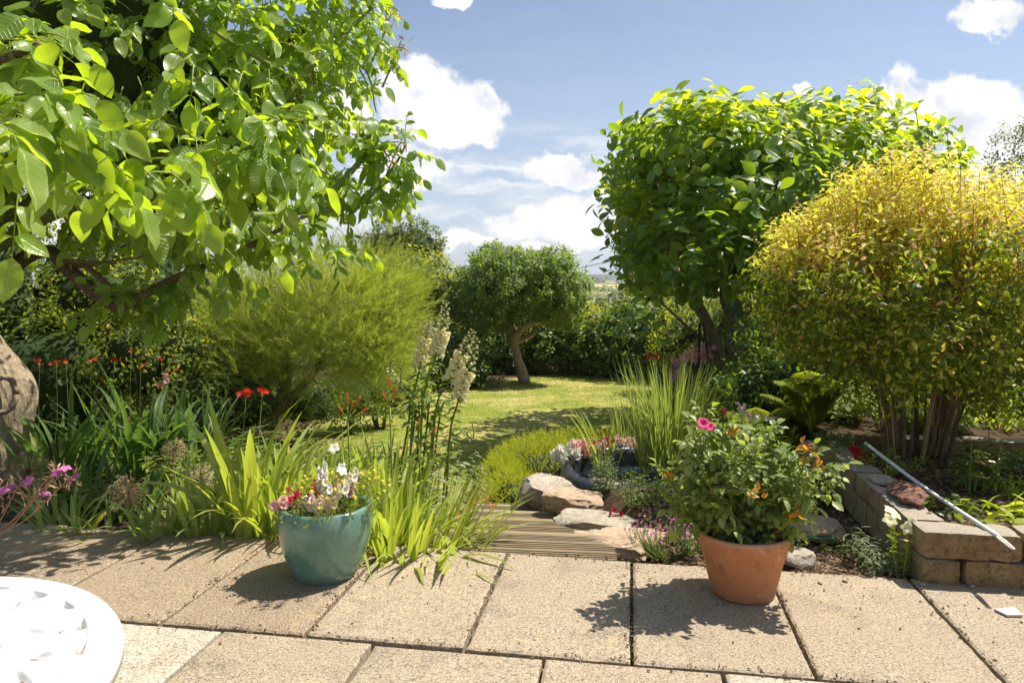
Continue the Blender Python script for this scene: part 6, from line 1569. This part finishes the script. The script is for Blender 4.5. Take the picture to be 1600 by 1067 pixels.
fern(on(2.55, 6.3), 15, .58, 'lime green fern left of the golden shrub', 1)
fern(on(2.0, 5.9), 11, .45, 'smaller fern rising behind the rose', 2)
fern(Vector((2.38, 5.75, .12)), 13, .50, 'fern tucked against the far end of the side wall', 3)
flowerheads('white_phlox', 'pale pink flower clusters behind the rose', 'flower', [P(1162, 640, 5.4), P(1172, 648, 5.4), P(1205, 655, 5.5), P(1155, 636, 5.4)], on(1.75, 5.45), 'flower5', 'palepink', .018, 9, .028)
herb('phlox_foliage', 'leafy light green plant beneath the pale pink flower clusters', 'plant', on(1.78, 5.3), 34, .52, .30, 'broad', .07, 'lime', 14, 'green_stem', seed=671, nmax=80, bend=.5)
herb('rear_herb', 'mid green leaves filling behind the rose on the right', 'plant', on(1.75, 4.6), 30, .34, .26, 'small', .05, 'herb', 12, 'green_stem', seed=672, nmax=60)
# lilies and gladioli by the round-headed tree
clump('lily_leaves', 'dark sword leaves below the pink lilies', 'iris', on(2.35, 9.4), 60, .95, 'iris', M['iris_dark'], .30, .45, 680, wscale=.6)
flowerheads('pink_lily', 'pink lilies massed left of the forked tree trunk', 'flower', [P(1072, 556, 9.2), P(1085, 548, 9.2), P(1098, 552, 9.2), P(1105, 548, 9.2), P(1065, 565, 9.2), P(1092, 562, 9.2)], on(2.4, 9.3), 'star', 'pink', .06, 9, .06)
flowerheads('orange_crocosmia', 'orange flowers among the pink lilies', 'flower', [P(1086, 549, 9.0), P(1100, 553, 9.0)], on(2.35, 9.1), 'star', 'orange', .035, 7, .03)
flowerheads('red_crocosmia', 'scarlet flower head leaning over the lawn in front of the hedge', 'flower', [P(1018, 555, 9.6), P(1026, 556, 9.6)], on(2.4, 9.7), 'star', 'red', .035, 8, .03)
flowerheads('magenta_gladiolus', 'magenta gladiolus leaning at the right lawn edge', 'flower', [P(1045, 586, 8.6), P(1041, 600, 8.6), P(1060, 575, 8.6)], on(2.1, 8.8), 'ruffle', 'purple', .045, 3, .03)
herb('border_filler', 'mixed green border foliage at the right lawn edge', 'plant', on(2.25, 8.6), 60, .55, .55, 'broad', .11, 'herb', 14, 'green_stem', seed=690, nmax=60, flower='flower5', fmat='orange', fsize=.02, fn=1)
herb('border_filler', 'dark green border foliage below the forked trunk', 'plant', on(2.6, 7.3), 60, .42, .50, 'broad', .09, 'peony', 14, 'green_stem', seed=691, nmax=60)
herb('border_filler', 'dark border foliage between reeds and the tree trunk', 'plant', on(1.9, 7.3), 50, .40, .45, 'broad', .09, 'peony', 14, 'green_stem', seed=692, nmax=60)
herb('border_filler', 'rough leaves filling the corner behind the reeds', 'plant', on(1.75, 6.5), 50, .30, .42, 'broad', .08, 'herb', 12, 'green_stem', seed=693, nmax=60)
# black metal obelisk
def obelisk():
    b = on(2.55, 9.0); root = thing('garden_obelisk', 'slim black metal plant support leaning among the pink lilies', 'plant support', b); top = P(1096, 505, 9.0)
    for i in range(4):
        a = i*PI/2+.4; f = b+Vector((math.cos(a)*.17-.12, math.sin(a)*.17, 0)); mb = MB(); mb.tube([f, top+Vector((math.cos(a)*.03, math.sin(a)*.03, 0))], .011, 6); mb.build('rod', M['darkmetal'], root)
obelisk()

# ------------------------------------------------------------------ raised bed planting
zb = .19
def rb(px, py): p = G(px, py, zb); return Vector((p.x, p.y, zb-.01))
herb('laurel_seedling', 'young glossy-leaved laurel in the raised bed', 'shrub', rb(1515, 765), 9, .32, .19, 'broad', .115, 'glossy', 9, 'green_stem', seed=700, rad=.005, nmax=100, low=.3)
herb('laurel_seedling', 'second smaller laurel with yellow-green tips in the raised bed', 'shrub', rb(1560, 735), 6, .24, .14, 'broad', .10, 'glossy', 8, 'green_stem', seed=701, rad=.005, nmax=80, low=.3)
herb('primrose', 'rosette of bright crinkled primrose leaves behind the front wall', 'plant', rb(1560, 808), 12, .07, .22, 'broad', .13, 'lime', 4, 'green_stem', seed=702, nmax=60, low=.1)
herb('primrose', 'lower primrose leaves close to the red sandstone lump', 'plant', rb(1480, 800), 10, .06, .18, 'broad', .11, 'glossy', 4, 'green_stem', seed=703, nmax=60, low=.1)
herb('primrose', 'bright leaves at the right edge above the front wall', 'plant', rb(1620, 812), 10, .09, .20, 'broad', .13, 'lime', 4, 'green_stem', seed=704, nmax=60, low=.1)
herb('big_leaf_plant', 'single large lime leaf plant at the right edge of the raised bed', 'plant', rb(1605, 728), 4, .16, .12, 'big', .17, 'lime', 3, 'green_stem', seed=705, nmax=30, low=.5)
clump('strap_plant', 'lime strap leaves standing beyond the rear wall at the right edge', 'iris', on(3.95, 5.9)+Vector((0, 0, .2)), 26, .42, 'iris', M['lily'], .10, .4, 706, wscale=.6)
clump('strap_plant', 'lime strap leaves beyond the rear wall beside the golden shrub', 'iris', on(3.38, 5.9)+Vector((0, 0, .2)), 18, .32, 'iris', M['lily'], .08, .4, 707, wscale=.6)
herb('ground_ivy', 'trailing small-leaved plant beneath the golden shrub stems', 'plant', Vector((2.25, 4.5, .2)), 30, .08, .35, 'small', .04, 'herb', 12, 'green_stem', seed=708, nmax=30)
herb('ground_ivy', 'dark ivy-like plant draped over the far end of the side wall', 'plant', PT(WS+.1, WT+1.75, .22), 26, .10, .20, 'small', .04, 'hedge', 12, 'green_stem', seed=709, nmax=30)
herb('ground_ivy', 'bright sprawling weed in the raised bed by the right edge', 'plant', rb(1600, 770), 20, .08, .22, 'small', .05, 'lime', 8, 'green_stem', seed=710, nmax=30)

herb('border_filler', 'bright leafy plants filling the ground beyond the rear wall', 'plant', Vector((3.5, 6.1, .12)), 60, .30, .75, 'broad', .08, 'herb', 11, 'green_stem', seed=711, nmax=40)
herb('border_filler', 'light green plants beyond the rear wall at the right edge', 'plant', Vector((4.4, 5.9, .12)), 50, .30, .6, 'broad', .08, 'lime', 11, 'green_stem', seed=712, nmax=40)
for i, (x, y, mt, lab) in enumerate(((2.72, 6.15, 'herb', 'leafy plant glimpsed between the golden shrub stems on the left'), (3.1, 6.75, 'peony', 'dark leafy plant behind the golden shrub stems'), (3.9, 6.7, 'herb', 'green border plant behind the lime strap leaves'), (4.7, 6.6, 'peony', 'dark border plant at the right edge beyond the rear wall'), (3.3, 5.75, 'herb', 'low leaves at the foot of the rear wall behind the stems'))):
    herb('border_plant', lab, 'plant', Vector((x, y, .17)), 60, .42, .42, 'broad', .10, mt, 11, 'green_stem', seed=720+i, nmax=40)
# ------------------------------------------------------------------ small things
def pole():
    M['whitepole'] = simple('white_plastic_pole', (.66, .68, .74), (.76, .78, .82), 20, .4, .5, .05)
    a = P(1352, 692, 4.45); b = P(1560, 838, 3.16)+Vector((0, 0, 0)); c = P(1583, 857, 3.02)
    root = thing('white_pole', 'long thin white pole lying across the raised bed and over the front wall', 'pole', b)
    m = a.lerp(b, .5)+Vector((0, 0, -.015)); sp = spline([a, m, b], 8); MB().tube(sp, .0095, 10).build('shaft', M['whitepole'], root)
    mb = MB(); d = (c-b).normalized(); s = d.cross(Vector((0, 0, 1))).normalized()*.010
    mb.tube([b+s*.6, b+d*.04+s, c+s*.5, c, c-s*.5, b+d*.04-s, b-s*.6], .0035, 6); mb.build('wire_loop', M['whitepole'], root)
    M['tan'] = simple('tan_sleeve', (.55, .38, .2), (.62, .45, .26), 20, .6)
    MB().tube([b+d*.012, c-d*.012], .006, 8).build('tip', M['tan'], root)
    # red cloth at the far end
    M['cloth'] = simple('red_netting', (.42, .012, .02), (.55, .03, .04), 30, .8, tr=.25)
    p = P(1345, 688, 4.45); r = random.Random(2); mb = MB(); n = 12
    for i in range(n):
        for j in range(n):
            u, v = i/(n-1)-.5, j/(n-1)-.5
            mb.v.append((p.x-.01+u*.09+.02*noise.noise(Vector((u*6, v*6, 1))), p.y+v*.10+.02*noise.noise(Vector((u*6, v*6, 4))), p.z-.10-.9*u*.09/.19*.30-.05*v+.035*noise.noise(Vector((u*7, v*7, 9)))))
    mb.f = [(i*n+j, i*n+j+1, (i+1)*n+j+1, (i+1)*n+j) for i in range(n-1) for j in range(n-1)]
    o = mb.build('red_netting', M['cloth']); tag(o, 'crumpled red netting caught at the base of the golden shrub', 'netting')
pole()
def slate():
    q = G(1577, 960); mb = MB(); vs = [G(1553, 955), G(1585, 952), G(1598, 965), G(1574, 965)]
    mb.add([v+Vector((0, 0, .004)) for v in vs]+[v+Vector((0, 0, .012)) for v in vs], [(0, 3, 2, 1), (4, 5, 6, 7), (0, 1, 5, 4), (1, 2, 6, 5), (2, 3, 7, 6), (3, 0, 4, 7)])
    M['slate'] = simple('grey_tile', (.38, .37, .36), (.46, .45, .44), 30, .6)
    o = mb.build('tile_fragment', M['slate'], None, False); tag(o, 'small grey pointed tile fragment lying on the terrace at the right', 'tile')
slate()
def hose():
    M['hose'] = simple('green_hose', (.02, .16, .06), (.04, .22, .09), 20, .4)
    mb = MB(); mb.tube(spline([P(1232, 832, 3.85), P(1260, 840, 3.8), P(1302, 841, 3.8)], 6), .008, 8)
    o = mb.build('garden_hose', M['hose']); tag(o, 'short length of dark green hose on the soil behind the rose pot', 'hose')
hose()
for i, (px, py, s, mt, lab) in enumerate(((1442, 914, .012, 'rock_grey', 'white pebble at the foot of the wall corner'), (1518, 917, .014, 'rock_grey', 'pale flat pebble against the front wall'), (1282, 911, .010, 'rock_pink', 'brown pebble on the slab right of the rose pot'), (1320, 908, .010, 'rock_pink', 'larger tan pebble on the slab right of the brown one'),
                                     (95, 874, .009, 'rock_pink', 'brown crumb on the slab near the pink flowers'), (223, 880, .007, 'rock_red', 'dark speck of stone on the shaded left slab'), (345, 1005, .006, 'rock_red', 'tiny crumb beside the white table'), (1180, 941, .006, 'rock_pink', 'pale chip by the foot of the terracotta pot'))):
    g = G(px, py); rock('pebble', lab, g+Vector((0, 0, s*.5)), (s*1.5, s, s*.6), i*.8, 90+i, M[mt], 'pebbles on the terrace', .7, 'pebble')
for i, (px, py, lab) in enumerate(((1252, 1000, 'tiny lime weed in the joint near the right of the terrace'), (1080, 1042, 'tiny weed in the front joint of the terrace'), (845, 1000, 'speck of weed in the joint below the middle slabs'), (1430, 1060, 'tiny weed at the bottom edge of the picture'))):
    herb('joint_weed', lab, 'weed', G(px, py, -.01), 4, .025, .02, 'small', .012, 'lime', 4, 'lime_stem', seed=750+i, group='weeds in the terrace joints', rad=.0008)
# a single fallen daylily blade in front of the teal pot and its stray flowers over the steps
def fallen():
    root = thing('bent_daylily_leaf', 'single bright daylily leaf bent down beside the teal pot', 'leaf', G(583, 915)); mb = MB()
    q = spline([P(566, 850, 3.35), P(572, 872, 3.30), P(578, 893, 3.25), P(583, 914, 3.21)+Vector((0, 0, .004))], 4); vs = []
    for k, p in enumerate(q): w = .007*(1-(k/(len(q)-1))**2)+.0006; vs += [p+Vector((-w, 0, 0)), p+Vector((0, .003, 0)), p+Vector((w, 0, 0))]
    mb.add(vs, [(i*3+j, i*3+j+1, i*3+j+4, i*3+j+3) for i in range(len(q)-1) for j in (0, 1)]); mb.build('blade', M['lily'], root)
fallen()
flowerheads('orange_crocosmia', 'loose orange-red flower spray hanging over the top of the deck steps', 'flower', [P(760, 782, 4.6), P(748, 778, 4.6), P(735, 790, 4.5)], g0(660, 845), 'star', 'orange', .022, 6, .03, rad=.002)
flowerheads('orange_crocosmia', 'small orange flower caught in the arching daylily leaves', 'flower', [P(716, 806, 4.3), P(705, 802, 4.3)], g0(655, 845), 'star', 'red', .014, 4, .02, rad=.002)
m = bpy.data.materials.new('haze'); m.use_nodes = True; T = NT(m.node_tree)
vp = T.n('ShaderNodeVolumePrincipled', {'Color': (.80, .87, 1.0), 'Density': .00030, 'Anisotropy': .3})
T.t.links.new(vp.outputs[0], T.n('ShaderNodeOutputMaterial').inputs['Volume'])
mb = MB(); mb.box((0, 1290, 13), (7100, 2700, 44)); o = mb.build('haze', m, None, False); tag(o, 'thin pale summer haze over the valley', None, kind='stuff')
sc.cycles.volume_bounces = 0
